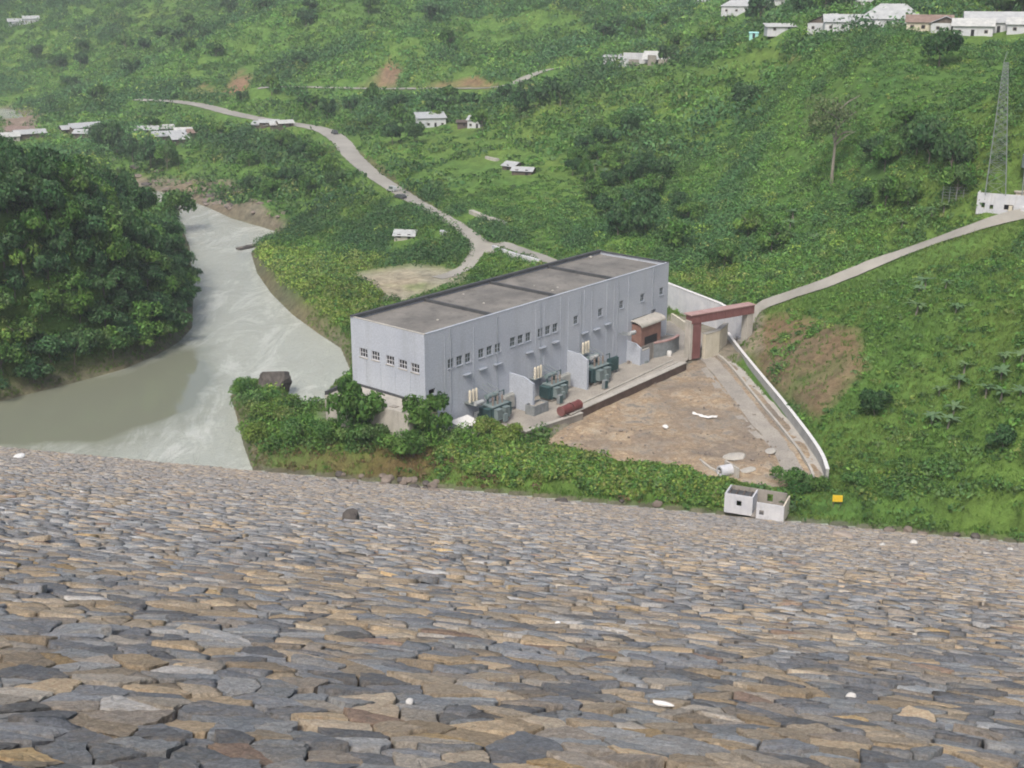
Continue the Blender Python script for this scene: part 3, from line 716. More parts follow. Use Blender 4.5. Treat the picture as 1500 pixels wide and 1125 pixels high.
# blast walls between the transformers
def blast(pxf, pyf, hh, depth, label, ret=0):
    x, y = yardxy(pxf, pyf); o = empty('blast_wall', loc(x, y), PR, label, 'wall')
    m = MB(); d = -y-.01
    poly = [(0, 0), (d, 0), (d, hh+.6), (d*.35, hh+.4), (0, hh-.5)]
    vs = [(-.22, a, b) for a, b in poly]+[(.22, a, b) for a, b in poly]; n = 5
    m.add(vs, [tuple(range(n-1, -1, -1)), tuple(range(n, 2*n))]+[(i, (i+1) % n, n+(i+1) % n, n+i) for i in range(n)])
    m.build('slab', M['wall_blue'], o, bevel=.03)
    MB().box(-.3, .3, -.12, .05, 0, hh-.55).build('end_pier', M['wall_blue'], o)
    if ret:
        MB().box(.222, ret, -.0, .35, 0, hh-1.4).build('return_wall', M['wall_blue'], o)
        MB().box(.222, ret, -.0, .5, hh-1.399, hh-1.2).build('coping', M['concrete'], o)
    return o
blast(781, 605, 6.9, 0, 'first tall blue-grey blast wall from the near corner of the powerhouse, by the grey tank')
blast(860, 571, 7.3, 0, 'middle tall blue-grey blast wall, between the two farther transformers')
blast(938, 535, 4.6, 0, 'farthest blast wall with a short return wall, next to the brick-red stair block', 3.6)
# transformers
def transformer():
    r = empty('transformer', (0,0,0))
    m = MB().box(-2.6, 2.6, -1.3, 1.3, .35, 3.3); m.build('tank', M['teal'], r, bevel=.06)
    MB().box(-3, 3, -1.6, 1.6, 0, .34).build('plinth', M['concrete_dark'], r)
    MB().box(-2.75, 2.75, -1.45, 1.45, 3.31, 3.48).build('lid', M['teal_light'], r)
    for sx in (-1, 1):
        m = MB()
        for k in range(9):
            x = sx*(3.0); y = -1.2+k*.3; m.box(min(x, x+sx*.9), max(x, x+sx*.9), y-.05, y+.05, .9, 3.1)
        m.box(min(sx*2.61, sx*3.9), max(sx*2.61, sx*3.9), -1.28, 1.28, 3.101, 3.22); m.box(min(sx*2.61, sx*3.9), max(sx*2.61, sx*3.9), -1.28, 1.28, .78, .899)
        m.build('radiator', M['teal'], r)
    for k in range(2):
        m = MB()
        for j in range(6): m.box(-2.2+k*2.6+j*.3, -2.12+k*2.6+j*.3, -2.3, -1.31, .9, 2.9)
        m.box(-2.3+k*2.6, -.5+k*2.6, -2.3, -1.31, 2.901, 3.0); m.build('radiator', M['teal_light'], r)
    m = MB().tube((-1.9, .9, 4.9), (1.9, .9, 4.9), .5, n=16); m.build('conservator', M['teal_light'], r, smooth=False)
    m = MB().box(-1.5, -1.3, .7, 1.1, 3.481, 4.45).box(1.3, 1.5, .7, 1.1, 3.481, 4.45); m.build('bracket', M['teal'], r)
    for k in range(3):
        prof = [(.24, 0)]
        for j in range(7): prof += [(.12, .12+j*.2), (.24, .18+j*.2), (.22, .22+j*.2)]
        prof += [(.05, 1.6), (.04, 2.1)]
        MB().lathe((-1.6+k*1.6, -.55, 3.48), prof, 10).build('bushing', M['porcelain'], r)
    MB().tube((2.2, .9, 4.9), (2.2, -.9, 3.5), .08).build('pipe', M['steel'], r)
    for k in range(3): MB().tube((-1.6+k*1.6, -.55, 5.55), (-1.6+k*1.5, 3.2, 6.6), .05, n=6).build('busbar', M['steel'], r)
    MB().box(-.6, .6, -2.75, -2.35, .4, 1.9).build('control_box', M['teal_light'], r)
    return r
tr = transformer()
for i, (px, py, rz, s_, lb) in enumerate(((712, 612, 0, 1.05, 'teal oil-filled transformer nearest the tin canopy, half hidden by green bushes'),
        (808, 582, 0, 1.0, 'teal transformer standing between the first and the middle blast wall'),
        (878, 560, 0, 1.12, 'dark teal transformer standing beside the right face of the middle blast wall'))):
    o = tr if i == 0 else copy_tree(tr)
    x, y = yardxy(px, py); y = min(max(y+1.2, -9.0), -3.4); o.location = [float(t_) for t_ in loc(x, y, .05)]; print('tr', x, y); o.rotation_euler = (0, 0, PR+rz); o.scale = (s_*.85, s_, s_)
    tag(o, lb, 'transformer', 'transformers along the powerhouse')
def radiator_bank(px, py, lb, mt):
    x, y = yardxy(px, py); y = min(max(y, -6.5), -1.6); r = empty('radiator_bank', loc(x, y, .05), PR, lb, 'radiator bank', 'radiator banks by the transformers')
    m = MB()
    for k in range(11): m.box(-1.5+k*.3, -1.42+k*.3, -.55, .55, .8, 3.6)
    m.box(-1.6, 1.65, -.1, .1, 3.601, 3.8); m.box(-1.6, 1.65, -.1, .1, .6, .799); m.build('fins', M[mt], r)
    for sx in (-1.4, 1.4): MB().box(sx-.1, sx+.1, -.2, .2, 0, .599).build('leg', M['tank_grey'], r)
    MB().tube((-1.2, 0, 3.8), (-1.2, 0, 5.0), .12, n=8).tube((-1.2, 0, 4.9), (-2.6, 0, 4.9), .12, n=8).build('header_pipe', M['teal'], r)
radiator_bank(735, 600, 'pale grey radiator bank between the nearest transformer and the first blast wall', 'grey_sheet')
radiator_bank(826, 572, 'pale grey radiator bank just left of the middle blast wall', 'grey_sheet')
radiator_bank(897, 547, 'dark radiator bank just right of the farthest transformer', 'teal')
for px, py, lb in ((700, 618, 'dark control cabinet in front of the nearest transformer'), (820, 592, 'dark control cabinet in front of the second transformer'), (886, 570, 'dark control cabinet in front of the farthest transformer')):
    x, y = yardxy(px, py); o = empty('control_cabinet', loc(x, y, .05), PR, lb, 'cabinet', 'control cabinets in the yard')
    MB().box(-.6, .6, -.4, .4, .2, 2.0).build('body', M['tank_grey'], o, bevel=.03); MB().box(-.52, .52, -.44, -.401, .3, 1.9).build('door', M['teal'], o); MB().box(-.65, .65, -.45, .45, 0, .199).build('plinth', M['concrete_dark'], o)
# wall brackets with white boxes, drums, tank
for i, (px, py, lb) in enumerate(((684, 585, 'white horizontal drum on a stand by the nearest transformer'), (853, 519, 'white horizontal drum above the middle blast wall'), (909, 484, 'white rounded drum beside the brick-red stair block'))):
    x, z = fac(px, py)
    o = empty('oil_drum', loc(x, -3.2, 0), PR, lb, 'drum', 'drums along the powerhouse facade')
    MB().tube((-1.1, 0, z), (1.1, 0, z), .45, n=16).build('drum', M['white_sheet'], o)
    for sx in (-.7, .7): MB().box(sx-.08, sx+.08, -.3, 3.19, z-.62, z-.46).build('bracket', M['steel'], o)
for px, py, lb in ((781, 553, 'x'),):
    pass
x, y = yardxy(783, 578)
o = empty('switch_box', loc(x, y+1), PR, 'small blue cabinet behind the first blast wall', 'cabinet'); MB().box(-.7, .7, -.5, .5, .25, 2.6).build('body', M['blue'], o, bevel=.04); MB().box(-.8, .8, -.6, .6, 2.601, 2.75).build('cap', M['teal_light'], o); MB().box(-.6, .6, -.54, -.501, .4, 2.4).build('door', M['blue'], o); MB().box(-.7,.7,-.5,.5,0,.249).build('plinth', M['concrete'], o)
x, y = yardxy(793, 606)
o = empty('water_tank', loc(x, y+1.2), PR, 'open-topped dark grey tank standing at the foot of the first blast wall', 'tank')
m = MB(); m.box(-2.3, 2.3, -1.2, -1.05, 0, 2.1).box(-2.3, 2.3, 1.05, 1.2, 0, 2.1).box(-2.3, -2.15, -1.049, 1.049, 0, 2.1).box(2.15, 2.3, -1.049, 1.049, 0, 2.1); m.build('body', M['tank_grey'], o)
MB().box(-2.14, 2.14, -1.04, 1.04, 0, 1.75).build('fill', M['gravel'], o)
for k in range(4): MB().box(-2+k*1.25, -1.85+k*1.25, -1.28, -1.201, .1, 2.0).build('stiffener', M['tank_grey'], o)
x, y = yardxy(775, 603)
o = empty('fire_bucket', loc(x, y), PR, 'small red bucket stand at the end of the first blast wall', 'bucket stand'); MB().box(-.35,.35,-.2,.2,.5,1.3).build('bucket', M['red'], o); MB().box(-.45,-.36,-.1,.1,0,1.4).build('post', M['red'], o); MB().box(.36,.45,-.1,.1,0,1.4).build('post', M['red'], o)
# low enclosure at the far end of the yard
x, y = yardxy(977, 519)
o = empty('grey_enclosure', loc(x, y), PR, 'low dark grey enclosure with pale curved coping by the maroon portal', 'enclosure')
pts = []
for i in range(9): t_ = i/8; pts.append((-4.6+9.5*t_, 1.3*math.sin(t_*2.6)*-1+.6))
m = MB(); c_ = MB()
for (a, b), (c2, d) in zip(pts[:-1], pts[1:]):
    m.prism([(a, b), (c2, d), (c2, d+.35), (a, b+.35)], 0, 3.5); c_.prism([(a, b-.15), (c2, d-.15), (c2, d+.6), (a, b+.6)], 3.501, 3.8)
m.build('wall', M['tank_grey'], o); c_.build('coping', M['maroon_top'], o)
MB().box(-4.6, -4.25, 1.0, 7, 0, 3.5).build('wall', M['tank_grey'], o); MB().box(4.6, 4.9, .9, 7, 0, 3.5).build('wall', M['tank_grey'], o)
MB().box(-4.2, 4.5, 1.4, 7, 2.9, 3.1).build('roof', M['concrete_dark'], o)
x, y = yardxy(973, 520)
o = empty('white_barrel', loc(x, y-1.4), PR, 'small white barrel standing in front of the dark grey enclosure', 'barrel'); MB().lathe((0,0,0), [(.5,0),(.55,.2),(.6,.6),(.55,1.1),(.5,1.25),(.1,1.3)], 16).build('body', M['plastic'], o); MB().tube((0,0,1.25),(0,0,1.45),.18,n=10).build('lid', M['white_sheet'], o)
for px, py, lb, mt in ((925,531,'pale pipe fitting lying on the yard near the return wall','concrete'),(944,531,'round valve ring standing by the return wall','steel')):
    x, y = yardxy(px, py); o = empty('valve_ring', loc(x, y), PR, lb, 'fitting')
    MB().lathe((0,0,0), [(.9,0),(.9,.5),(.6,.5),(.6,.1)], 18).build('ring', M[mt], o); MB().box(-1.4,-.9,-.3,.3,0,.7).build('flange', M['porcelain'], o)
# trench wall along the yard edge
def wallline(name, pts, w, z0, z1, mat, label, cat, cop=None, copname='coping', proudz=.18):
    """low wall along points given as (x,y) or (x,y,ztop); one mesh"""
    o = empty(name, (pts[0][0], pts[0][1], z0), 0, label, cat); m = MB(); cm = MB(); ox, oy = pts[0][:2]
    n = len(pts); L_, R_, T_ = [], [], []
    for i, p in enumerate(pts):
        a = pts[max(i-1, 0)]; b = pts[min(i+1, n-1)]; d = np.array([b[0]-a[0], b[1]-a[1]]); d = d/np.linalg.norm(d); nn = np.array([-d[1], d[0]])
        L_.append(nn); T_.append(p[2] if len(p) > 2 else z1)
    def strip(mb, w0, w1, za, zb):
        vs = []
        for p, nn, t_ in zip(pts, L_, T_):
            x, y = p[0]-ox, p[1]-oy
            vs += [(x+nn[0]*w0, y+nn[1]*w0, za(t_)-z0), (x+nn[0]*w1, y+nn[1]*w1, za(t_)-z0), (x+nn[0]*w1, y+nn[1]*w1, zb(t_)-z0), (x+nn[0]*w0, y+nn[1]*w0, zb(t_)-z0)]
        fs = []
        for i in range(n-1):
            a, b = i*4, i*4+4
            fs += [(a+k, b+k, b+(k+1) % 4, a+(k+1) % 4) for k in range(4)]
        fs += [(3,2,1,0), ((n-1)*4, (n-1)*4+1, (n-1)*4+2, (n-1)*4+3)]; mb.add(vs, fs)
    strip(m, -w/2, w/2, lambda t_: z0, lambda t_: t_); m.build('wall', mat, o)
    if cop: strip(cm, -w/2-.1, w/2+.1, lambda t_: t_+.002, lambda t_: t_+proudz); cm.build(copname, cop, o)
    return o
e0, e1 = P(832, 608, 4.6), P(1002, 532, 4.6)
wallline('retaining_wall', [e0[:2], (e0[:2]+e1[:2])/2, e1[:2]], 1.3, 1.5, 4.75, M['shaded_brown'], 'long low brown retaining wall with pale coping between the transformer yard and the bare plot', 'wall', M['concrete'])
e2, e3 = P(768, 634, 4.2), P(852, 606, 4.2)
wallline('end_wall', [e2[:2], e3[:2]], .8, 1, 4.4, M['concrete_dark'], 'stained grey concrete wall between the tall grass and the maroon cylinder', 'wall', M['concrete'])
# two rails-like kerbs in the yard
for k, (ka, kb) in enumerate((((850,592),(985,528)),((850,598),(992,531)))):
    wallline('yard_kerb', [P(*ka, 4.1)[:2], P(*kb, 4.1)[:2]], .35, 3.9, 4.3, M['concrete'], 'narrow pale kerb %s the long brown retaining wall of the yard' % ('a stride away from' if k == 0 else 'close beside'), 'kerb')
x, y = yardxy(835, 601, 5.2)
o = empty('steel_cylinder', loc(x, y, .75), PR, 'maroon steel cylinder lying at the near end of the long brown wall', 'cylinder')
m = MB().tube((-3.0, 0, 1.0), (-.2, 0, 1.0), .95, n=20).tube((.2, 0, 1.0), (2.9, 0, 1.0), .95, n=20).tube((-.19, 0, 1.0), (.19, 0, 1.0), .8, n=20); m.build('shell', M['red'], o)
for xx in (-3.05, -.25, .25, 2.95): MB().tube((xx-.05, 0, 1.0), (xx+.05, 0, 1.0), 1.02, n=20).build('flange', M['maroon'], o)
for xx in (-2, 2): MB().box(xx-.2, xx+.2, -.8, .8, -.6, .2).build('saddle', M['concrete_dark'], o)
# ------------------------------------------------------------------ maroon gantry
g0 = P(1016, 524, 3.6)
beamtop = on_plane(1016, 458, g0, np.array([0, 1., 0]))
gh = beamtop[2]-g0[2]
# far end of the beam: pixel (1100,447); pick the spot at the same height
d = ray(1101, 444); tt = (g0[2]+gh-HC)/d[2]; g1 = np.array([0, 0, HC])+d*tt
v_ = g1-g0; v_[2] = 0; gl = np.linalg.norm(v_); ga = math.atan2(v_[1], v_[0])
o = empty('gantry', g0, ga, 'maroon steel portal with a heavy cross beam at the far end of the yard', 'gantry')
MB().box(-1.4, 1.1, -1.0, 1.0, 0, gh-2.3).build('column', M['maroon'], o, bevel=.08)
MB().box(-2.2, -1.402, -1.0, 1.0, 0, gh-1.6).build('side_plate', M['concrete'], o, bevel=.05)
MB().box(-1.9, gl, -1.15, 1.15, gh-2.29, gh-.25).build('beam', M['maroon'], o, bevel=.06)
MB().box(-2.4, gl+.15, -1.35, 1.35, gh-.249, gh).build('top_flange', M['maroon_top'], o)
MB().box(gl-1.9, gl-.1, -1.0, 1.0, 0, gh-2.3).build('column', M['concrete'], o)
for k in range(7): MB().box(k*gl/7+.6, k*gl/7+.75, -1.25, -1.151, gh-2.25, gh-.3).build('stiffener', M['maroon'], o)
# white retaining walls behind and beyond
w0, w1, w2 = P(972, 452, 4.5), P(1052, 478, 4.5), P(1094, 500, 4.5)
T0 = on_plane(980, 413, w0, np.array([0, 1., 0]))[2]; T1 = on_plane(1052, 444, w1, np.array([0, 1., 0]))[2]; T2 = on_plane(1094, 468, w2, np.array([0, 1., 0]))[2]
wallline('white_wall', [(*w0[:2], T0), (*((w0+w1)/2)[:2], (T0+T1)/2), (*w1[:2], T1), (*w2[:2], T2)], .7, 2.5, T0, M['white'], 'high white retaining wall at the foot of the hill behind the maroon portal', 'wall', M['plastic'])
a0, a1 = P(984, 470, 4.2), P(1008, 486, 4.2)
wallline('cream_wall', [a0[:2], a1[:2]], .6, 3.5, 6.2, M['cream'], 'short cream wall between the powerhouse and the maroon portal', 'wall')
a0, a1, a2 = P(1030, 523, 3.4), P(1050, 517, 3.4), P(1062, 506, 3.4)
wallline('cream_block', [a0[:2], a1[:2], a2[:2]], 1.0, 2.8, 9.0, M['cream'], 'tall cream wall panel under the beam of the maroon portal', 'wall', M['concrete'])
o = empty('rubble_heap', P(1090, 500, 4), .3, 'small heap of pale concrete blocks under the far end of the maroon beam', 'rubble')
for k in range(9):
    Mx = Matrix.Translation((random.uniform(-2.2,2.2), random.uniform(-2.5,2.5), .3+random.uniform(0,.8))) @ Matrix.Rotation(random.uniform(0,3), 4, Vector((random.random(), random.random(), 1)).normalized())
    MB().box(-.9,.9,-.5,.5,-.3,.3, Mx).build('block', M['white'] if k % 2 else M['concrete'], o, bevel=.05)
# channel wall curving along the slope
def zpts(L, z): return [P(x, y, z)[:2] for x, y in L]
chan = [(1066,500),(1080,520),(1100,545),(1122,572),(1145,600),(1168,630),(1188,657),(1204,682),(1211,704)]
pts = smooth_line([np.array([*p, 0.]) for p in zpts(chan, 3.0)], 2)
wallline('channel_wall', [tuple(p[:2]) for p in pts], .5, 2.5, 5.2, M['pale_wall'], 'curving whitewashed channel wall along the foot of the right-hand slope', 'wall', M['plastic'], proudz=.12)
curb = [(1052,522),(1068,535),(1090,562),(1112,590),(1135,617),(1158,645),(1178,672),(1190,694),(1194,712)]
pts2 = smooth_line([np.array([*p, 0.]) for p in zpts(curb, 3.2)], 2)
wallline('channel_kerb', [tuple(p[:2]) for p in pts2], .45, 2.6, 3.75, M['concrete'], 'low curving concrete kerb running parallel inside the white channel wall', 'kerb')
band = [tuple(p[:2]) for p in pts]+[tuple(p[:2]) for p in pts2[::-1]]
chs = []; nn_ = min(len(pts), len(pts2)); m = MB(); vs = []
for i in range(nn_): vs += [(*pts[i][:2], 3.02), (*pts2[i][:2], 3.02)]
m.add(vs, [(2*i, 2*i+1, 2*i+3, 2*i+2) for i in range(nn_-1)]); tag(m.build('channel_floor', M['concrete']), kind='structure')
ribbon('gravel_track', smooth_line([P(x, y, 3.) for x, y in [(1036,524),(1058,548),(1082,578),(1108,612),(1135,645),(1155,675),(1168,705)]], 2), 1.9, M['gravel'], .05, flatz=3.06)
ribbon('wheel_track', smooth_line([P(x, y, 3.) for x, y in [(1025,530),(1040,552),(1062,580),(1085,612),(1112,640),(1135,672),(1140,700)]], 2), .8, M['gravel'], .05, flatz=3.045)
# debris on the bare plot
def lump(name, p, r, mat, label, cat, sq=(1,1,.6), n=2, group=None, seed=0, kind=None, jag=.35):
    import bmesh
    bm = bmesh.new(); bmesh.ops.create_icosphere(bm, subdivisions=n, radius=1); rr = random.Random(seed)
    ph_ = [(Vector((rr.gauss(0,1), rr.gauss(0,1), rr.gauss(0,1))).normalized(), rr.uniform(.55,1)) for _ in range(9)]
    for v in bm.verts:
        c = v.co.copy()
        for dr, k in ph_:
            dd = c.dot(dr)
            if dd > k: c -= dr*(dd-k)
        c *= 1+rr.uniform(-.04,.04)*jag*3
        v.co = Vector((c.x*sq[0]*r, c.y*sq[1]*r, c.z*sq[2]*r))
    me = bpy.data.meshes.new(name); bm.to_mesh(me); bm.free(); me.materials.append(mat)
    o = link(bpy.data.objects.new(name, me)); o.location = [float(c) for c in p]; o.rotation_euler = (0, 0, rr.uniform(0, 6))
    return tag(o, label, cat, group, kind)
o = empty('plastic_sheet', plot_pt(1032, 612, .08), -.35, 'crumpled white plastic sheet lying across the middle of the bare brown plot', 'sheet')
vs = []; n = 12
for i in range(n+1):
    x = -2.6+5.2*i/n; y = .7*math.cos(i*.45)-.2; w_ = .42+.16*math.sin(i*1.7)
    vs += [(x, y-w_, .06), (x, y-w_*.3, .35+.12*math.sin(i*2.1)), (x, y+w_*.4, .28+.1*math.cos(i*1.3)), (x, y+w_, .06)]
m = MB().add(vs, [(i*4+k, i*4+4+k, i*4+5+k, i*4+1+k) for i in range(n) for k in range(3)]); m.build('sheet', M['plastic'], o)
lump('white_sack', plot_pt(975, 626, .2), .65, M['plastic'], 'small white sack lying on the bare plot left of the crumpled sheet', 'sack', (1.2,.9,.6), seed=3)
for k, (px, py, r, lb) in enumerate(((1078,668,.9,'pale sandy mound at the near right of the bare plot'),(1095,688,.6,'small pale stone pile behind the roofless white hut'),(1128,662,.5,'small pale block beside the gravel track'))):
    lump('sand_mound', plot_pt(px, py), r*2.1, M['concrete'], lb, 'mound', (1.6,1,.32), seed=20+k)
o = empty('pipe_culvert', plot_pt(1062, 695, -.2), .4, 'concrete culvert mouth half buried behind the roofless white hut', 'culvert')
m = MB(); n = 18
for r0, r1 in ((.75, 1.05),):
    vs = []
    for i in range(n):
        t_ = 2*math.pi*i/n; c, s_ = math.cos(t_), math.sin(t_)
        vs += [(-1.2, r0*c, .9+r0*s_), (-1.2, r1*c, .9+r1*s_), (1.2, r1*c, .9+r1*s_), (1.2, r0*c, .9+r0*s_)]
    m.add(vs, [(i*4+k, i*4+(k+1) % 4, ((i+1) % n)*4+(k+1) % 4, ((i+1) % n)*4+k) for i in range(n) for k in range(4)])
m.build('pipe', M['white'], o); MB().box(1.21, 1.6, -2.2, 2.2, 0, 1.9).build('headwall', M['concrete'], o)
a0, a1, a2 = P(1025,678,3), P(1040,690,3), P(1055,697,3)
wallline('broken_kerb', [a0[:2], a1[:2], a2[:2]], .4, 2.8, 3.8, M['concrete'], 'short broken pale kerb leading to the concrete culvert mouth', 'kerb')
_rv = MB(); _rr = random.Random(4)
for _k in range(520):
    _u = _rr.uniform(800, 1170); _v = _rr.uniform(545, 700); _q = plot_pt(_u, _v)
    if not in_poly(np.array([_q[0]]), np.array([_q[1]]), PLOT)[0] or _rr.random() > .9: continue
    _s = _rr.uniform(.06, .24)*(1.8 if _rr.random() < .1 else 1); _rv.box(-_s, _s, -_s*.7, _s*.7, -_s*.5, _s*.5, Matrix.Translation((float(_q[0]), float(_q[1]), float(_q[2])-.1)) @ Matrix.Rotation(_rr.uniform(0, 3), 4, Vector((_rr.random(), _rr.random(), 1)).normalized()))
tag(_rv.build('gravel_rubble', M['brown_rock']), 'small rubble strewn over the bare plot', kind='stuff')
# ------------------------------------------------------------------ roofless white hut
h0 = P(1104, 752, 1.6); ha = math.atan2(AX[1], AX[0])-.17
o = empty('roofless_hut', h0, ha, 'roofless white two-room hut with dark window holes at the foot of the dam', 'hut')
s_ = 1.0; L1, Wd, hh = 4.6, 4.2, 2.9
def hw(m, x0, x1, y0, y1, z1=hh, z0=-.6): m.box(x0, x1, y0, y1, z0, z1)
m = MB(); wall_with_holes(m, 4.9, hh+.6, [(2.1,3.0,1.5,2.5)], lambda a, b, z0, z1: m.box(-5.2+a, -5.2+b, 0, .25, z0-.6, z1-.6), 0, 0); m.build('wall', M['white'], o)
m = MB(); wall_with_holes(m, 4.7, hh+.2, [(.5,1.3,.9,1.8)], lambda a, b, z0, z1: m.box(.6+a, .6+b, -.9, -.65, z0-.6, z1-.6), 0, 0); m.build('wall', M['white'], o)
for (x0, x1, y0, y1, zz) in ((-5.2,-4.95,.251,Wd,hh),(-.55,-.3,.251,Wd-.25,hh-.1),(5.05,5.3,-.649,Wd-.2,hh-.3),(.6,.85,-.649,.4,hh-.9)):
    m = MB(); hw(m, x0, x1, y0, y1, zz); m.build('wall', M['white'] if x0 < 4 else M['cream'], o)
m = MB(); wall_with_holes(m, 9.7, hh+.6, [(6.3,7.3,1.5,2.9)], lambda a, b, z0, z1: m.box(-4.94+a, -4.94+b, Wd-.2, Wd+.05, z0-.6, z1-.6), 0, 0); m.build('wall', M['concrete_dark'], o)
MB().box(-4.9, -.6, .3, Wd-.25, hh-.9, hh-.7).build('fallen_roof', M['bitumen_shade'], o)
MB().box(-.28, 5.0, -.6, Wd-.25, -.5, -.2).build('floor', M['concrete_dark'], o)
for k in range(4): MB().box(-4.9+k*1.2, -4.75+k*1.2, .3, Wd-.25, hh-.69, hh-.5).build('rafter', M['wood'], o)
o = empty('yellow_sign', P(1226, 742, 2.2), -.1, 'small yellow board on two posts in the grass right of the white hut', 'sign')
MB().box(-.85, .85, -.06, .06, .9, 2.1).build('board', M['yellow'], o, bevel=.02)
for x in (-.6, .6): MB().box(x-.06, x+.06, .061, .16, -.3, 1.9).build('post', M['wood'], o)
# small litter on the dam
def dam_hit(px, py):
    d = ray(px, py); t_ = np.arange(12, 330, .05); p = d[None]*t_[:,None]+[0,0,HC]; s = p @ NX
    i = np.nonzero(p[:,2] <= dam_z(s)+.05)[0][0]; return p[i]
for k, (px, py, r, lb, mt, sq) in enumerate(((28,671,1.1,'flat white slab lying high on the dam toe at the water edge','plastic',(1.2,.8,.3)),(516,762,.9,'lone dark boulder sitting on the stone slope below the bushes','boulder',(1,.9,.9)),
      (817,915,.11,'tiny white plastic cup on the stones','plastic',(1,1,1)),(970,1034,.22,'long white plastic strip lying on the stones near the centre','plastic',(1.4,.35,.25)),(1246,1020,.13,'white fist-sized stone lying among grey slabs','white_rock',(1.2,.9,.7)),
      (1292,799,.42,'first white stone at the grassy toe right of the hut','white_rock',(1,1,.7)),(1338,796,.55,'brighter white stone lying right of the first one at the grassy toe','white_rock',(1.1,1,.7)),(1480,806,.42,'white stone at the toe near the edge of the grass','white_rock',(1,1,.7)),
      (1235,787,1.3,'low pale boulder at the grassy toe below the yellow board','rock',(1.2,1,.5)),(600,1030,.10,'small whitish angular stone lying on the foreground slabs','white_rock',(1,.8,.8)))):
    p = dam_hit(px, py); lump('loose_stone' if r > .2 or k == 9 else 'plastic_cup', (p[0], p[1], p[2]+r*.25), r, M[mt], lb, 'stone' if mt != 'plastic' or k > 3 else 'litter', sq, seed=40+k)
tag(lump('loose_stones', (0,0,0), .01, M['rock'], None, None), kind='stuff'); bpy.data.objects.remove(bpy.data.objects['loose_stones'])
for k in range(34):
    px = random.choice([random.uniform(480,640), random.uniform(560,640), random.uniform(800,1480)]); py = 655+.0946*px+random.uniform(-9, 5)
    p = hit(px, py) if py < 655+.0946*px else dam_hit(px, py)
    lump('toe_boulder', (p[0], p[1], p[2]+.1), random.uniform(.5, 1.1), M['brown_rock'] if k % 3 else M['boulder'], 'rough boulder among those scattered along the line where the stone slope meets the grass', 'boulder', (1.1,1,.7), group='boulders along the toe of the dam', seed=80+k, n=2)
lump('dark_rock', P(403, 577, .3)+[0,0,2.0], 4.0, M['boulder'], 'big dark rounded rock at the tip of the bushy spit in the river', 'rock', (1.05,.9,1.2), n=4, seed=5)
for k in range(46):
    px, py = random.choice([(random.uniform(255,340), 0), (random.uniform(255,340), 0), (random.uniform(340,430), 0), (random.uniform(195,260), 0)])
    py = np.interp(px, [195,250,300,340,385,430], [272,280,300,315,329,341])+random.uniform(-13, 3)
    p = P(px, py, 0); gz = float(ground(p[0], p[1])); p[2] = max(gz, -.2)
    lump('bank_rock', p, random.uniform(.8, 2.3), M['brown_rock'] if k % 4 else M['boulder'], 'angular rock among those heaped on the far bank where the river narrows', 'rock', (1.3,1,.55), group='rocks on the upstream bank', seed=130+k)
for k_ in range(9):
    lump('groyne_rock', P(353+k_*9, 364-k_*1.9, .3), random.uniform(1.0, 1.7), M['boulder'] if k_ % 2 else M['brown_rock'], 'dark rock piled on the low groyne jutting into the river', 'rock', (1.4,1,.6), group='rocks on the groyne', seed=300+k_)
j0, j1 = P(349,365,.3), P(436,345,.3)
wallline('stone_groyne', [j0[:2], ((j0+j1)/2)[:2]+[0,-1.2], j1[:2]], 2.4, -1, .75, M['boulder'], 'low stone groyne jutting from the right bank into the river', 'groyne')
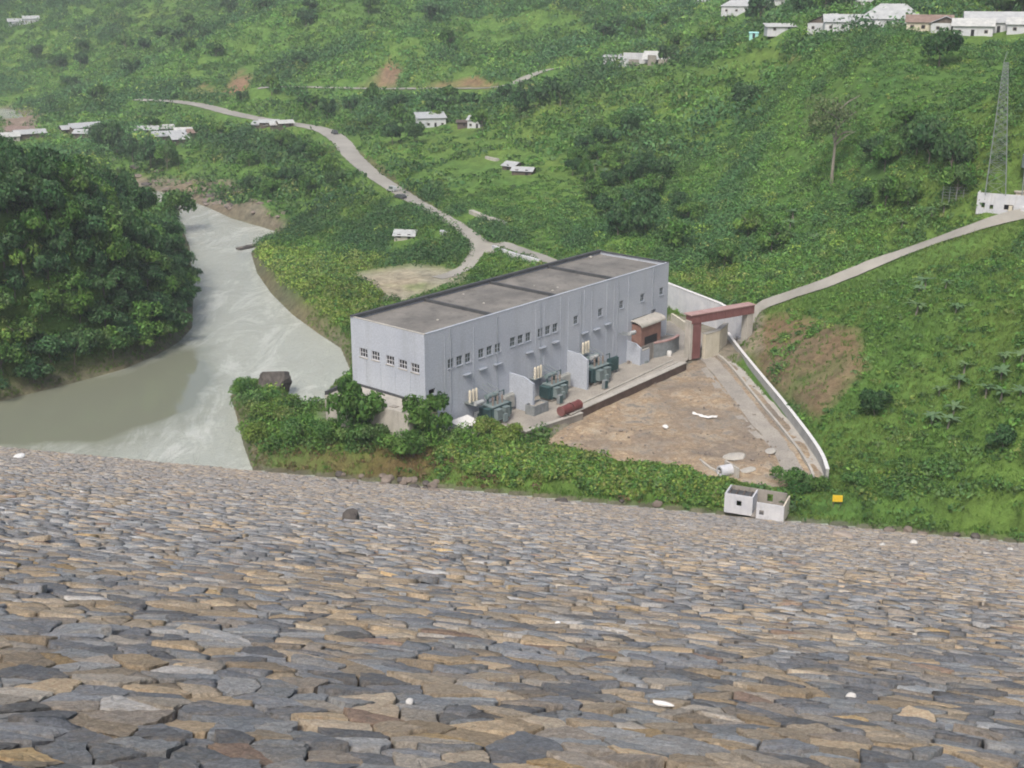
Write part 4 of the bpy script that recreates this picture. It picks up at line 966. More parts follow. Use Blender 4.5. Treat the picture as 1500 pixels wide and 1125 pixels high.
# ------------------------------------------------------------------ houses
def yaw_to_cam(p): return math.atan2(p[1], p[0])-math.pi/2
def house(px, py, w, dpt, h, label, cat='house', roof='gable', rmat='grey_sheet', wmat='white', dyaw=0., doors=1, wins=2, group=None, p=None, over=.6, rh=None, name='house'):
    p = hit(px, py) if p is None else p
    o = empty(name, (p[0], p[1], p[2]-.1), yaw_to_cam(p)+dyaw, label, cat, group)
    holes = []
    m = MB().box(-w/2, w/2, 0, dpt, -1.2, h); m.build('wall', M[wmat], o)
    rh = w*.0+dpt*.28 if rh is None else rh; e = over
    m = MB()
    if roof == 'gable':
        m.add([(-w/2-e,-e,h-.1),(w/2+e,-e,h-.1),(w/2+e,dpt/2,h+rh),(-w/2-e,dpt/2,h+rh),(w/2+e,dpt+e,h-.1),(-w/2-e,dpt+e,h-.1)], [(0,1,2,3),(3,2,4,5)])
        g = MB()
        for sx in (-w/2, w/2-.02): g.add([(sx,0,h),(sx,dpt,h),(sx,dpt/2,h+rh-.1)], [(0,1,2)])
        g.build('gable', M[wmat], o)
    elif roof == 'hip':
        i = min(w*.3, dpt*.45)
        m.add([(-w/2-e,-e,h-.1),(w/2+e,-e,h-.1),(w/2+e,dpt+e,h-.1),(-w/2-e,dpt+e,h-.1),(-w/2+i,dpt/2,h+rh),(w/2-i,dpt/2,h+rh)], [(0,1,5,4),(1,2,5),(2,3,4,5),(3,0,4)])
    elif roof == 'cross':      # gable end to the viewer
        m.add([(-w/2-e,-e,h-.1),(0,-e,h+rh),(0,dpt+e,h+rh),(-w/2-e,dpt+e,h-.1),(w/2+e,-e,h-.1),(w/2+e,dpt+e,h-.1)], [(0,1,2,3),(1,4,5,2)])
        g = MB(); g.add([(-w/2,-.01,h),(w/2,-.01,h),(0,-.01,h+rh-.1)], [(0,1,2)]); g.build('gable', M['wood'], o)
    else:
        m.add([(-w/2-e,-e,h-.2+.0),(w/2+e,-e,h-.2),(w/2+e,dpt+e,h+rh),(-w/2-e,dpt+e,h+rh)], [(0,1,2,3)]); m.add([(-w/2-e,-e,h-.3),(w/2+e,-e,h-.3),(w/2+e,dpt+e,h+rh-.1),(-w/2-e,dpt+e,h+rh-.1)], [(3,2,1,0)])
    m.build('roof', M[rmat], o)
    slots = doors+wins; k = 0
    for i in range(slots):
        x = -w/2+w*(i+.5)/slots
        if (doors and i == slots//2) or (doors > 1 and i == slots-1):
            MB().box(x-.5, x+.5, -.05, -.002, 0, 2.1).build('door', M['dark'], o)
        else:
            f = MB().box(x-.62, x+.62, -.06, -.002, .9, 2.05).build('window', M['wood'] if wmat != 'white' else M['concrete'], o)
            MB().box(x-.48, x+.48, -.09, -.061, 1.02, 1.93).build('pane', M['dark'], f)
    return o
# hilltop village, far right
G = 'houses along the hilltop'
house(1145, 49, 11, 7, 2.6, 'small white hut standing alone at the left end of the hilltop row', roof='shed', rmat='grey_sheet', dyaw=.2, group=G, wins=1, rh=.9)
house(1207, 47, 13, 12, 3.2, 'hilltop house with a dark open gable facing the valley', roof='cross', rmat='grey_sheet', dyaw=-.35, group=G, rh=3.2)
house(1243, 46, 17, 9, 3.4, 'long plain tin-roofed hilltop house between the dark gable and the hipped roof', roof='gable', rmat='white_sheet', dyaw=.1, group=G, wins=3)
house(1305, 44, 22, 15, 3.8, 'largest hilltop house with a tall hipped pale roof', roof='hip', rmat='white_sheet', group=G, wins=4, rh=5)
house(1272, 49, 6, 5, 3.0, 'small white-fronted annexe with two openings before the big hipped roof', roof='gable', rmat='grey_sheet', group=G, wins=1, rh=1)
house(1360, 46, 14, 8, 3., 'low brownish hilltop house right of the big hipped roof', roof='gable', rmat='rust', wmat='cream', group=G, wins=3)
house(1384, 48, 9, 7, 3.0, 'white hilltop hut with a rounded front in the middle of the row', roof='cross', rmat='white_sheet', group=G, wins=1, rh=2)
house(1424, 53, 12, 8, 3.2, 'white hilltop house with one dark doorway just below the long pale roof', roof='gable', rmat='grey_sheet', group=G, wins=2)
house(1462, 48, 20, 11, 3.2, 'hilltop house with the longest straight pale roof at the right end', roof='gable', rmat='white_sheet', wmat='white', dyaw=.08, group=G, wins=4, rh=3.2)
house(1497, 50, 9, 7, 2.9, 'small grey hilltop house cut by the edge of the picture', roof='gable', rmat='grey_sheet', group=G, wins=1)
G = 'houses in the trees behind the hilltop'
house(1086, 20, 19, 10, 3.5, 'wide pale blue-roofed house among trees left of the hilltop row', roof='hip', rmat='white_sheet', group=G, wins=3)
house(1132, 9, 13, 8, 3, 'small white house at the very top edge above the lone white hut', roof='gable', rmat='white_sheet', group=G, wins=2)
house(1188, 10, 9, 7, 3, 'small pale house half hidden by trees above the dark gable house', roof='gable', rmat='white_sheet', group=G, wins=1)
house(1265, 10, 7, 7, 5, 'narrow tall pale building behind the hipped roof', roof='hip', rmat='white_sheet', group=G, wins=1)
house(1025, 4, 12, 8, 3, 'small white house at the top edge above the wooded slope', roof='gable', rmat='white_sheet', group=G, wins=2)
house(1104, 56, 3.5, 2.5, 2.2, 'tiny turquoise hut on the ridge left of the lone white hut', 'hut', roof='shed', rmat='aqua', wmat='aqua', wins=0, doors=1, rh=.3, over=.2, name='hut')
# ruins on the middle ridge
o = empty('ruin', hit(948, 97), yaw_to_cam(hit(948, 97))-.15, 'grey collapsed ruin with jagged wall stubs on the middle ridge', 'ruin')
for x0, x1, y0, y1, z in ((-14,-9,0,.5,4.5),(-8.9,-4,0,.5,3),(0,4,1,1.5,5),(5,13,1,1.5,3.2),(-14,-13.5,.51,8,5),(13.1,13.6,1,9,2.2),(-13,12,9.1,9.6,5.5),(3,3.5,1.51,9,4)):
    MB().box(x0, x1, y0, y1, -1, z).build('wall_stub', M['concrete_dark'] if x0 > -9 else M['white'], o)
m = MB(); m.add([(-3,1,3),(10,1,3),(10,9,6.5),(-3,9,6.5)], [(0,1,2,3)]); m.build('collapsed_roof', M['grey_sheet'], o)
house(893, 94, 6, 5, 3.8, 'small white hut at the left end of the collapsed ruin', roof='shed', rmat='white_sheet', wins=1, doors=0, rh=.6)
# middle slope
house(633, 187, 12.5, 9, 4.4, 'white two-window house standing alone on the green middle slope', roof='shed', rmat='white_sheet', dyaw=.15, wins=3, rh=1.6)
house(694, 188, 6, 6, 3.6, 'small pale house with a dark timber lean-to right of the lone white house', roof='gable', rmat='white_sheet', dyaw=-.4, wins=1)
house(680, 188, 6, 4, 2.8, 'dark timber lean-to between the two pale houses on the middle slope', 'shed', roof='shed', rmat='wood', wmat='wood', wins=1, doors=0, rh=.5, name='shed')
house(744, 249, 5.5, 6, 1.6, 'upper of two white tin roofs low in the grass below the road bend', 'shed', roof='gable', rmat='white_sheet', wmat='wood', dyaw=-.7, wins=0, rh=1.4, name='shed')
house(764, 257, 7.5, 5, 1.6, 'longer lower of two white tin roofs low in the grass', 'shed', roof='gable', rmat='white_sheet', wmat='wood', dyaw=-.3, wins=1, rh=1.2, name='shed')
house(592, 352, 6.6, 5, 1.6, 'white-roofed hut alone in the grass between the river and the road', 'hut', roof='gable', rmat='white_sheet', wmat='concrete', dyaw=-.25, wins=1, rh=1.6, name='hut')
def slabline(name, L, z, w, hgt, mat, label, cat):
    pts = [hit(*c_) for c_ in L]; return wallline(name, [(p[0], p[1], p[2]+hgt) for p in pts], w, min(p[2] for p in pts)-1.5, z, mat, label, cat)
slabline('foundation_strip', [(712,232),(730,236)], 0, 1.2, .8, M['concrete'], 'short pale foundation strip above the two low white roofs', 'foundation')
slabline('foundation_strip', [(690,312),(705,318),(722,324),(741,330)], 0, 1.6, .9, M['concrete'], 'long pale foundation strip on the verge above the main road', 'foundation')
slabline('foundation_strip', [(478,259),(492,263),(507,267)], 0, 1.5, .8, M['concrete'], 'pale foundation strip in scrub left of the main road bend', 'foundation')
slabline('guard_wall', [(722,366),(740,373),(757,379),(772,383),(790,388)], 0, .8, 1.5, M['white'], 'broken white masonry guard wall between the road and the powerhouse roof', 'wall')
slabline('white_kerb', [(646,342),(657,346)], 0, .9, 1.2, M['white'], 'short white kerb stone block beside the road fork', 'kerb')
sheet_pts = [hit(*c_) for c_ in ((520,397),(590,393),(592,401),(545,408),(516,408))]
# roadside shacks
G = 'shacks crowded beside the upper road'
for k, (px, py, w, lb, rm) in enumerate(((380,187,8,'pale-roofed roadside shack at the left of the upper road row','white_sheet'),(394,184,9,'largest white-roofed roadside shack in the upper road row','white_sheet'),(408,187,7,'grey-roofed roadside shack in the upper road row','grey_sheet'),(420,185,7,'grey timber roadside shack at the right of the upper road row','grey_sheet'))):
    house(px, py+2, w, 5, 2.2, lb, 'shack', roof='gable' if k % 2 else 'shed', rmat=rm, wmat='wood', dyaw=-.3+.2*k, wins=1, group=G, rh=1.3, name='shack')
# riverside hamlet, left
G = 'huts of the riverside hamlet'
for k, (px, py, w, d_, lb, rm, wm, dy, rt) in enumerate((
  (8,208,14,8,'grey-walled hut at the left edge of the riverside hamlet','grey_sheet','concrete',.1,'gable'),(25,199,10,6,'rusty-roofed hut in the riverside hamlet','rust','wood',-.1,'shed'),
  (46,203,15,8,'broad white-roofed hut of the riverside hamlet near the gravel bar','white_sheet','wood',.15,'gable'),(108,196,11,6,'white-roofed hut left of centre in the riverside hamlet','white_sheet','wood',.3,'gable'),
  (130,193,16,5,'long narrow white roof slanting up in the riverside hamlet','white_sheet','wood',.35,'shed'),(120,203,9,6,'crooked white-roofed hut below the long narrow roof','white_sheet','wood',-.5,'gable'),
  (215,198,11,7,'tall pale-roofed hut left of the second hamlet cluster','white_sheet','wood',-.2,'gable'),(236,196,13,6,'grey-roofed hut at the back of the second hamlet cluster','grey_sheet','wood',.1,'gable'),
  (250,206,16,5,'brightest long white roof in the second hamlet cluster','white_sheet','wood',.15,'shed'),(272,200,10,5,'weathered grey shed in the second hamlet cluster','grey_sheet','wood',0.,'gable'),
  (290,202,9,5,'rusty grey shed at the right end of the second hamlet cluster','rust','wood',.1,'gable'),(266,211,8,4,'low pale roof just below the brightest long roof','white_sheet','wood',.2,'shed'))):
    house(px, py, w, d_, 2.6, lb, 'hut', roof=rt, rmat=rm, wmat=wm, dyaw=dy, wins=2, group=G, rh=1.8, name='hut')
for px, py, lb in ((24,38,'small white house high on the upper left wooded slope'),(46,34,'second small white house right beside it on the upper left slope')):
    house(px, py, 12, 8, 3.5, lb, roof='gable', rmat='white_sheet', wins=2, group='houses on the upper left slope')
# ------------------------------------------------------------------ white guard post, mast, small shelter
p = hit(1466, 316); gyaw = yaw_to_cam(p)
o = empty('guard_post', (p[0], p[1], p[2]-.2), gyaw-.12, 'white flat-topped guard house with dark windows at the top of the long path', 'guard house')
Wg = 11.5
m = MB(); wall_with_holes(m, Wg, 5.2, [(1.1,1.9,1.6,2.9),(3.0,3.8,1.4,2.5),(6.2,8.3,1.5,2.8)], lambda a, b, z0, z1: m.box(-Wg/2+a, -Wg/2+b, 0, .3, z0, z1), 0, 0); m.build('wall', M['white'], o)
MB().box(-Wg/2, -Wg/2+.3, .301, 6, 0, 5.2).build('wall', M['white'], o); MB().box(Wg/2-.3, Wg/2, .301, 6, 0, 5.2).build('wall', M['white'], o); MB().box(-Wg/2+.301, Wg/2-.301, 5.7, 6, 0, 5.2).build('wall', M['white'], o)
MB().box(-Wg/2+.301, Wg/2-.301, .8, 5.69, 0, 4.3).build('interior', M['dark'], o)
MB().box(-Wg/2+.31, Wg/2-.31, .31, 5.69, 4.5, 4.75).build('roof', M['concrete_dark'], o)
for a, b, c, d in ((1.1,1.9,1.6,2.9),(3.0,3.8,1.4,2.5),(6.2,8.3,1.5,2.8)):
    f = MB().box(-Wg/2+a+.02, -Wg/2+b-.02, .1, .16, c+.02, c+.12).box(-Wg/2+a+.02, -Wg/2+b-.02, .1, .16, d-.12, d-.02).build('window', M['concrete'], o)
MB().box(1.6, 2.4, -.8, -.002, -1.5, 2.6).build('gate_pier', M['cream'], o); MB().box(4.4, 5.2, -.8, -.002, -1.5, 2.6).build('gate_pier', M['white'], o)
MB().box(2.401, 4.399, -.5, -.3, -1.5, .9).build('gate', M['maroon'], o)
p2 = hit(1502, 310)
o = empty('pale_gatehouse', (p2[0], p2[1], p2[2]-.3), gyaw, 'pale pink gatehouse with a dark doorway at the right end of the path', 'gatehouse')
MB().box(-2.6, 4, 0, 5, 0, 4.6).build('wall', M['cream'], o); MB().box(-3, 4.4, -.4, 5.4, 4.601, 4.85).build('roof', M['concrete'], o); MB().box(-1.6, -.4, -.04, -.002, .4, 3.2).build('door', M['dark'], o)
def fencepanel(px, py): pass
p = hit(1405, 297); o = empty('wire_fence', p, gyaw, 'short grey wire fence left of the white guard house', 'fence')
for k in range(6): MB().tube((-4+k*1.6, 0, -.5), (-4+k*1.6, 0, 3.4), .07, n=6).build('post', M['steel'], o)
m = MB()
for z in (.6, 1.3, 2.0, 2.7, 3.3): m.tube((-4, 0, z), (4, 0, z), .035, n=4)
m.build('wire', M['steel'], o)
p = hit(1492, 292); o = empty('round_tank', p, gyaw, 'grey-green elevated water tank standing behind the guard house', 'tank')
p_h = 6.5
MB().lathe((2, 0, p_h), [(2.2,0),(2.3,.1),(2.3,3.0),(1.6,3.6),(.2,3.8)], 20).build('tank', M['teal_light'], o)
for sx in (.6, 3.4):
    for sy in (-1.4, 1.4): MB().tube((sx, sy, -.5), (sx, sy, p_h), .16, n=8).build('leg', M['steel'], o)
# lattice mast
base = hit(1458, 287); topz = on_plane(1473, 92, base, np.array([0, 1., 0]))
mh = topz[2]-base[2]; lean = (topz[0]-base[0])
o = empty('lattice_mast', base, gyaw, 'tall tapering grey steel lattice mast rising behind the white guard house', 'mast')
b0, b1 = 2.3, .5
def mp(k, t_):
    w_ = b0*(1-t_)+b1*t_; sx, sy = ((-1,-1),(1,-1),(1,1),(-1,1))[k % 4]; return (sx*w_+lean*t_*0.85, sy*w_, mh*t_)
for k in range(4): MB().tube(mp(k, 0), mp(k, 1), .13, .07, n=6).build('leg', M['steel'], o)
m = MB(); nb = 21; ts = [1-(1-i/nb)**1.12 if 0 else (1-(.93**i))/(1-.93**nb) for i in range(nb+1)]
for i in range(nb):
    for k in range(4):
        m.tube(mp(k, ts[i]), mp(k+1, ts[i+1]), .045, n=4, cap=False); m.tube(mp(k+1, ts[i]), mp(k, ts[i+1]), .045, n=4, cap=False)
        m.tube(mp(k, ts[i+1]), mp(k+1, ts[i+1]), .04, n=4, cap=False)
m.build('bracing', M['steel'], o)
MB().tube(mp(0, 1), (lean*.85, 0, mh+2.5), .06, n=6).build('spike', M['steel'], o)
# ------------------------------------------------------------------ two parked vehicles
def car(px, py, yaw, body, label, length=4.4, van=False):
    p = hit(px, py); o = empty('parked_van' if van else 'parked_car', (p[0], p[1], p[2]+.1), yaw, label, 'van' if van else 'car')
    L_ = length; W_ = .9; hb = .95; ht = 2.0 if van else 1.5
    prof = [(-L_/2,.3),(L_/2,.3),(L_/2,.8),(L_*.3,hb),(L_*.16,ht),(-L_*.36,ht),(-L_/2,hb)]
    vs = []
    for s__ in (-1, 1): vs += [(x, s__*(W_ if z < 1.1 else W_*.82), z) for x, z in prof]
    n = len(prof); MB().add(vs, [tuple(range(n)), tuple(range(2*n-1, n-1, -1))]+[(i, n+i, n+(i+1) % n, (i+1) % n) for i in range(n)]).build('body', body, o, bevel=.05)
    for s__ in (-1, 1): MB().box(-L_*.33, L_*.14, min(s__*.84, s__*.9), max(s__*.84, s__*.9), 1.02, ht-.12).build('side_window', M['glass'], o)
    for x in (-L_*.31, L_*.31):
        for s__ in (-1, 1):
            w_ = MB().tube((x, s__*.78, .33), (x, s__*.96, .33), .33, n=14).build('wheel', M['rubber'], o); MB().tube((x, s__*.961, .33), (x, s__*.975, .33), .18, n=10).build('rim', M['steel'], w_)
    return o
rd = lambda i: math.atan2(*(road[i+1]-road[i])[:2][::-1])
car(586, 291, -.75+math.pi, M['carpaint'], 'dark car parked on the left verge of the main road', 5.2)
car(574, 281, -.75+math.pi, M['white_sheet'], 'small pale van parked behind the dark car on the verge', 4.2, True)
car(490, 197, -1.1+math.pi, M['carpaint'], 'dark van stopped at the bend of the upper road', 5.2, True)
# ------------------------------------------------------------------ vegetation
def leaf_cloud(Cn, Rr, Hh, n_per, size, colr, spread=.85, flat=.9, low=-.15, seed=0, upright=False):
    r = np.random.default_rng(seed)
    k = np.repeat(np.arange(len(Cn)), n_per); n = len(k)
    th = r.uniform(0, 2*np.pi, n); z = r.uniform(low, 1, n); q = np.sqrt(np.maximum(0, 1-z*z))
    d = np.stack([q*np.cos(th), q*np.sin(th), z], 1)
    rad = r.uniform(.62, 1.06, n)[:,None]
    pos = Cn[k] + d*np.stack([Rr[k], Rr[k], Hh[k]], 1)*rad
    nrm = d + r.normal(0, flat*.6, (n, 3)); nrm /= np.linalg.norm(nrm, axis=1)[:,None]+1e-9
    t1 = np.cross(nrm, r.normal(0, 1, (n, 3))); t1 /= np.linalg.norm(t1, axis=1)[:,None]+1e-9
    if upright:
        t1 = np.stack([r.normal(0,.35,n), r.normal(0,.35,n), np.ones(n)], 1); nrm = np.stack([r.normal(0,1,n), r.normal(0,1,n), np.zeros(n)], 1)
    t2 = np.cross(nrm, t1); t2 /= np.linalg.norm(t2, axis=1)[:,None]+1e-9
    s = (size[k]*r.uniform(.6, 1.35, n))[:,None]; a = r.uniform(.34, .62, n)[:,None]
    if upright: a = a*.35
    v = np.stack([pos-t1*s, pos+t2*s*a-t1*s*.1, pos+t1*s, pos-t2*s*a-t1*s*.1], 1)
    v[:,2] -= nrm*s*.18; v[:,0] -= nrm*s*.12
    c = colr[k]*r.uniform(.72, 1.3, n)[:,None]*(1+r.normal(0, .06, (n, 3)))
    F = np.arange(4*n).reshape(n, 4)
    return v.reshape(-1, 3), F, np.repeat(np.clip(c, 0, 1), 4, 0)
GRN = np.array([(.092,.180,.038),(.110,.205,.042),(.130,.215,.048),(.078,.158,.040),(.066,.138,.040),(.115,.185,.060)])*np.array([1.08,1.20,1.28])
DRK = np.array([(.050,.108,.036),(.042,.092,.034),(.060,.122,.040),(.068,.130,.044)])*np.array([1.02,1.12,1.32])
YEL = np.array([(.165,.250,.048),(.185,.250,.058),(.140,.235,.048),(.175,.22,.07)])*np.array([1.18,1.2,1.3])
# --- tree prototypes (crown and trunk meshes shared by every tree of a kind)
def crown_mesh(seed, n_lobes, leaves, pal, R0=1.0, H0=.8, lsize=.085, airy=1.0, base=.45):
    r = np.random.default_rng(seed)
    c = []; rr = []
    for i in range(n_lobes):
        a = r.uniform(0, 6.28); rad = R0*math.sqrt(r.uniform(0, 1))*.72; z = base+H0*r.uniform(.15, .95)*(1-.35*rad/R0)
        c.append((rad*math.cos(a), rad*math.sin(a), z)); rr.append(r.uniform(.26, .48)*R0*airy)
    c = np.array(c); rr = np.array(rr); col_ = pal[r.integers(0, len(pal), n_lobes)]*r.uniform(.8, 1.25, n_lobes)[:,None]
    v, f, k = leaf_cloud(c, rr, rr*.75, leaves//n_lobes, np.full(n_lobes, lsize), col_, seed=seed, low=-.5)
    return np_mesh('crown', v, f, M['leaf'], k, link_it=False)
def trunk_mesh(seed, mat, h=.75, r0=.045, limbs=5, spread=.5):
    r = random.Random(seed); m = MB(); p = Vector((0,0,-.12)); rr = r0
    for k in range(4):
        q = Vector((r.uniform(-.03,.03), r.uniform(-.03,.03), -.12+(h+.12)*(k+1)/4)); m.tube(p, q, rr, rr*.8, n=7, cap=False); p = q; rr *= .8
    for k in range(limbs):
        a = r.uniform(0, 6.28); z = h*r.uniform(.5, 1); q = Vector((0,0,z)); e = Vector((math.cos(a)*spread, math.sin(a)*spread, z+r.uniform(.15,.45)))
        mid = q.lerp(e, .5)+Vector((0,0,.05)); m.tube(q, mid, r0*.5, r0*.32, n=5, cap=False); m.tube(mid, e, r0*.32, r0*.12, n=5, cap=False)
    me = bpy.data.meshes.new('trunk'); me.from_pydata(m.v, [], m.f); me.update(); me.materials.append(mat); return me
KIND = {
 'dark': [(crown_mesh(100+i, 13, 2000, DRK), trunk_mesh(i, M['bark'])) for i in range(4)],
 'mid': [(crown_mesh(200+i, 12, 1800, GRN*.85), trunk_mesh(20+i, M['bark'])) for i in range(4)],
 'far': [(crown_mesh(300+i, 9, 700, (DRK if i % 2 else GRN*.8), lsize=.14), trunk_mesh(40+i, M['bark'])) for i in range(4)],
 'near': [(crown_mesh(400+i, 15, 3200, GRN*.8, lsize=.07, airy=.85), trunk_mesh(60+i, M['bark'], .8, .04, 7)) for i in range(2)],
 'thin': [(crown_mesh(500, 22, 2300, np.array([(.115,.18,.08),(.10,.165,.07),(.13,.18,.09)]), R0=1., H0=1.4, lsize=.045, airy=.85, base=1.05), trunk_mesh(90, M['bark_pale'], 1.9, .055, 9, .6))],
}
USED = []
def tree(kind, p, rad, hsc, label, group=None, cat='tree', name='tree', sink=.3):
    i = random.randrange(len(KIND[kind])); cm, tm = KIND[kind][i]
    o = empty(name, (p[0], p[1], p[2]-sink), random.uniform(0, 6.28), label, cat, group)
    o.scale = (rad, rad*random.uniform(.9,1.1), hsc)
    c = link(bpy.data.objects.new('crown', cm), o); t_ = link(bpy.data.objects.new('trunk', tm), o)
    USED.append((p[0], p[1], rad)); return o
def bush(p, rad, h, pal, label, group=None, leaves=1400, seed=0, name='bush', lsize=.3):
    r = np.random.default_rng(seed); n = 9
    c = np.stack([r.normal(0, rad*.42, n), r.normal(0, rad*.42, n), r.uniform(.15, .6, n)*h], 1); rr = r.uniform(.35,.6,n)*rad
    v, f, k = leaf_cloud(c, rr, np.minimum(rr, h*.5), leaves//n, np.full(n, lsize), pal[r.integers(0, len(pal), n)], seed=seed, low=-.3)
    o = empty(name, p, 0, label, 'bush', group); np_mesh('foliage', v, f, M['leaf'], k, o)
    m = MB()
    for a in range(5): m.tube((0,0,-.3), (math.cos(a*1.3)*rad*.4, math.sin(a*1.3)*rad*.4, h*.5), .07, .03, n=5)
    m.build('stems', M['bark'], o); USED.append((p[0], p[1], rad)); return o
# --- single trees the photo shows
tree('thin', hit(1218, 272), 10.5, 11.2, 'tall thin tree with a bare pale trunk and sparse crown alone on the right hillside')
tree('dark', hit(1375, 98), 6.5, 8.5, 'round dark tree just below the hilltop houses')
tree('dark', hit(1090, 162), 5.5, 7.5, 'dark tree alone on the grass slope left of the tall thin tree')
tree('near', P(523, 650, 3.0), 6.0, 10.0, 'leafy tree standing in front of the concrete deck and the powerhouse end wall', sink=.2)
tree('near', P(627, 656, 3.0), 5.2, 8.8, 'bright leafy tree at the near corner of the powerhouse', sink=.2)
q = P(262, 340, 0); tree('mid', (q[0], q[1], float(ground(q[0], q[1]))), 7.0, 11, 'broad tree leaning over the water at the tip of the left bank')
for px, py, kd, r_, h_, lb in ((172,232,'dark',7,13,'tallest dark tree between the two hamlet clusters'),(150,222,'dark',6,10,'dark tree left of the tallest hamlet tree'),(195,238,'dark',6,10,'dark tree right of the tallest hamlet tree'),
    (222,250,'dark',7,11,'dark tree on the bank below the second hamlet cluster'),(246,250,'mid',6,9,'mid-green tree on the bank where the river narrows'),
    (1360,245,'dark',6,9,'left dark tree of the cluster left of the lattice mast'),(1392,262,'dark',6,9,'front dark tree of the cluster left of the lattice mast'),(1342,228,'dark',5,8,'rear dark tree of the cluster left of the lattice mast'),
    (1130,372,'mid',5.5,6.5,'light green tree above the start of the path'),(1095,350,'mid',5,6.5,'light green tree left of the banana clump on the hillside'),(1060,395,'mid',5,6,'bushy tree just above the white retaining wall'),
    (945,345,'dark',6,8.5,'dark tree on the slope directly behind the powerhouse roof'),(985,368,'mid',5.5,7,'bright bushy tree behind the far end of the powerhouse'),(905,348,'dark',5,7,'small dark tree behind the powerhouse roof'),
    (575,212,'dark',5,7,'dark bushy tree in the meadow below the lone white house'),(608,210,'dark',5.5,7,'round tree in the meadow left of the lone white house'),
    (762,170,'dark',6,9,'dark tree above the meadow right of the two pale houses'),(545,152,'mid',5,8,'tree standing below the hill road bend'),(1280,610,'dark',3.4,4.2,'dark shrub-like tree in the bright grass of the right slope'),(1468,662,'dark',3,3.6,'dark tree low on the right slope near the toe')):
    tree(kd, hit(px, py), r_, h_, lb)
# --- wood on the left bank
def spread(poly, n, gap, zoff=0):
    """spots on the ground whose picture falls in a region, at least gap apart"""
    P_ = np.array([hit(*c_)[:2] for c_ in poly]); x0, y0 = P_.min(0)-5; x1, y1 = P_.max(0)+5; out = []; tries = 0
    while len(out) < n and tries < n*60:
        tries += 1; x = random.uniform(x0, x1); y = random.uniform(y0, y1)
        if not in_poly(np.array([x]), np.array([y]), P_)[0]: continue
        if any((x-a)**2+(y-b)**2 < gap*gap for a, b, _ in USED): continue
        if min(seg_dist(np.array([x*k_]), np.array([y*k_]), road)[0] for k_ in (1, 1.02, 1.045, 1.07)) < 8.5 or seg_dist(np.array([x*1.03]), np.array([y*1.03]), road2)[0] < 9 or seg_dist(np.array([x]), np.array([y]), path)[0] < 4: continue
        z = float(ground(x, y))
        if z < .35: continue
        USED.append((x, y, 1)); out.append((x, y, z))
    return out
promo = [np.array(q_) for q_ in [(-190,255,0),(-150,262,0),(-103,283,0),(-84,296,0),(-72,320,0),(-74,345,0),(-82,385,0),(-100,425,0),(-125,455,0),(-170,480,0),(-260,470,0),(-260,250,0)]]
cand = []
px_, py_, pz_ = gx, gy, zt
sel = (gx > -240) & (gx < -60) & (gy > 245) & (gy < 500) & (~inr) & (zt > .5) & (ppx < 300) & (ppx > -50) & (gy < 372)
II = np.argwhere(sel); rng.shuffle(II)
for i, j in II:
    x, y = gx[i,j], gy[i,j]
    if len(cand) >= 165: break
    g_ = 5.2
    zz_ = zt[i,j]
    if any((x-a)**2+(y-b)**2+((zz_-c_)*1.1)**2 < g_*g_ for a, b, c_ in cand): continue
    near_edge = drv[i,j] < 9
    # keep clear of the lower yellowish opening
    if drv[i,j] < 1.6 or (ppy[i,j] < 300 and random.random() < .5): continue
    cand.append((x, y, zz_)); dark = random.random() < .62
    r_ = random.uniform(4.4, 6.2); h_ = random.uniform(5.5, 9.0) if not near_edge else random.uniform(4.5, 6.5)
    tree('dark' if dark else 'mid', (x, y, zt[i,j]), r_, h_, 'dense %s tree in the wood covering the left riverbank' % ('dark green' if dark else 'mid green'), ('dark' if dark else 'mid green')+' trees of the left riverbank wood')
print('promo', len(cand), [int(((np.array([float(proj(a, c, float(ground(a, c)))[1]) for a, c, _ in cand])//50)==k).sum()) for k in range(12)])
for poly, n, gap, kinds, lb, gr, rr_, hh_ in (
   ([(820,235),(900,180),(960,230),(1010,330),(930,370),(860,300)], 24, 7.5, ('dark','mid'), 'bushy tree in the thicket on the hillside behind the powerhouse', 'thicket trees behind the powerhouse', (3.5,5.5), (4.5,7)),
   ([(1230,260),(1330,180),(1430,250),(1400,300),(1260,320)], 9, 8, ('dark','mid'), 'tree in the thicket between the tall thin tree and the lattice mast', 'thicket trees left of the mast', (3.5,5.5), (4.5,7)),
   ([(340,250),(460,190),(520,260),(470,330),(390,310)], 12, 8, ('mid','dark'), 'tree on the knoll between the river and the upper road', 'trees on the knoll above the river', (3.5,5.5), (4.5,7)),
   ([(1000,40),(1150,2),(1500,2),(1500,25),(1330,22),(1160,32)], 22, 10, ('far','dark'), 'tree among the houses behind the hilltop', 'trees behind the hilltop houses', (5,8), (7,11)),
   ([(300,150),(560,140),(800,120),(880,150),(760,200),(560,190),(380,172)], 20, 10, ('far',), 'tree in the belt between the hill road and the upper road', 'trees between the two roads', (4,6.5), (5,9)),
   ([(0,30),(300,2),(740,2),(860,60),(800,92),(560,90),(200,125),(0,125)], 30, 16, ('far',), 'tree on the far hillside above the hill road', 'trees on the far hillside', (5.5,9), (6,10)),
   ([(40,170),(180,150),(300,180),(360,215),(200,185)], 6, 11, ('far',), 'tree on the flat behind the riverside hamlet', 'trees behind the hamlet', (4,7), (5,9)),
   ([(850,40),(1010,30),(1080,70),(880,85)], 8, 11, ('far',), 'tree on the wooded slope above the ruin', 'trees above the ruin', (4.5,7.5), (6,9))):
    for x, y, z in spread(poly, n, gap): tree(random.choice(kinds), (x, y, z), random.uniform(*rr_), random.uniform(*hh_), lb, gr)
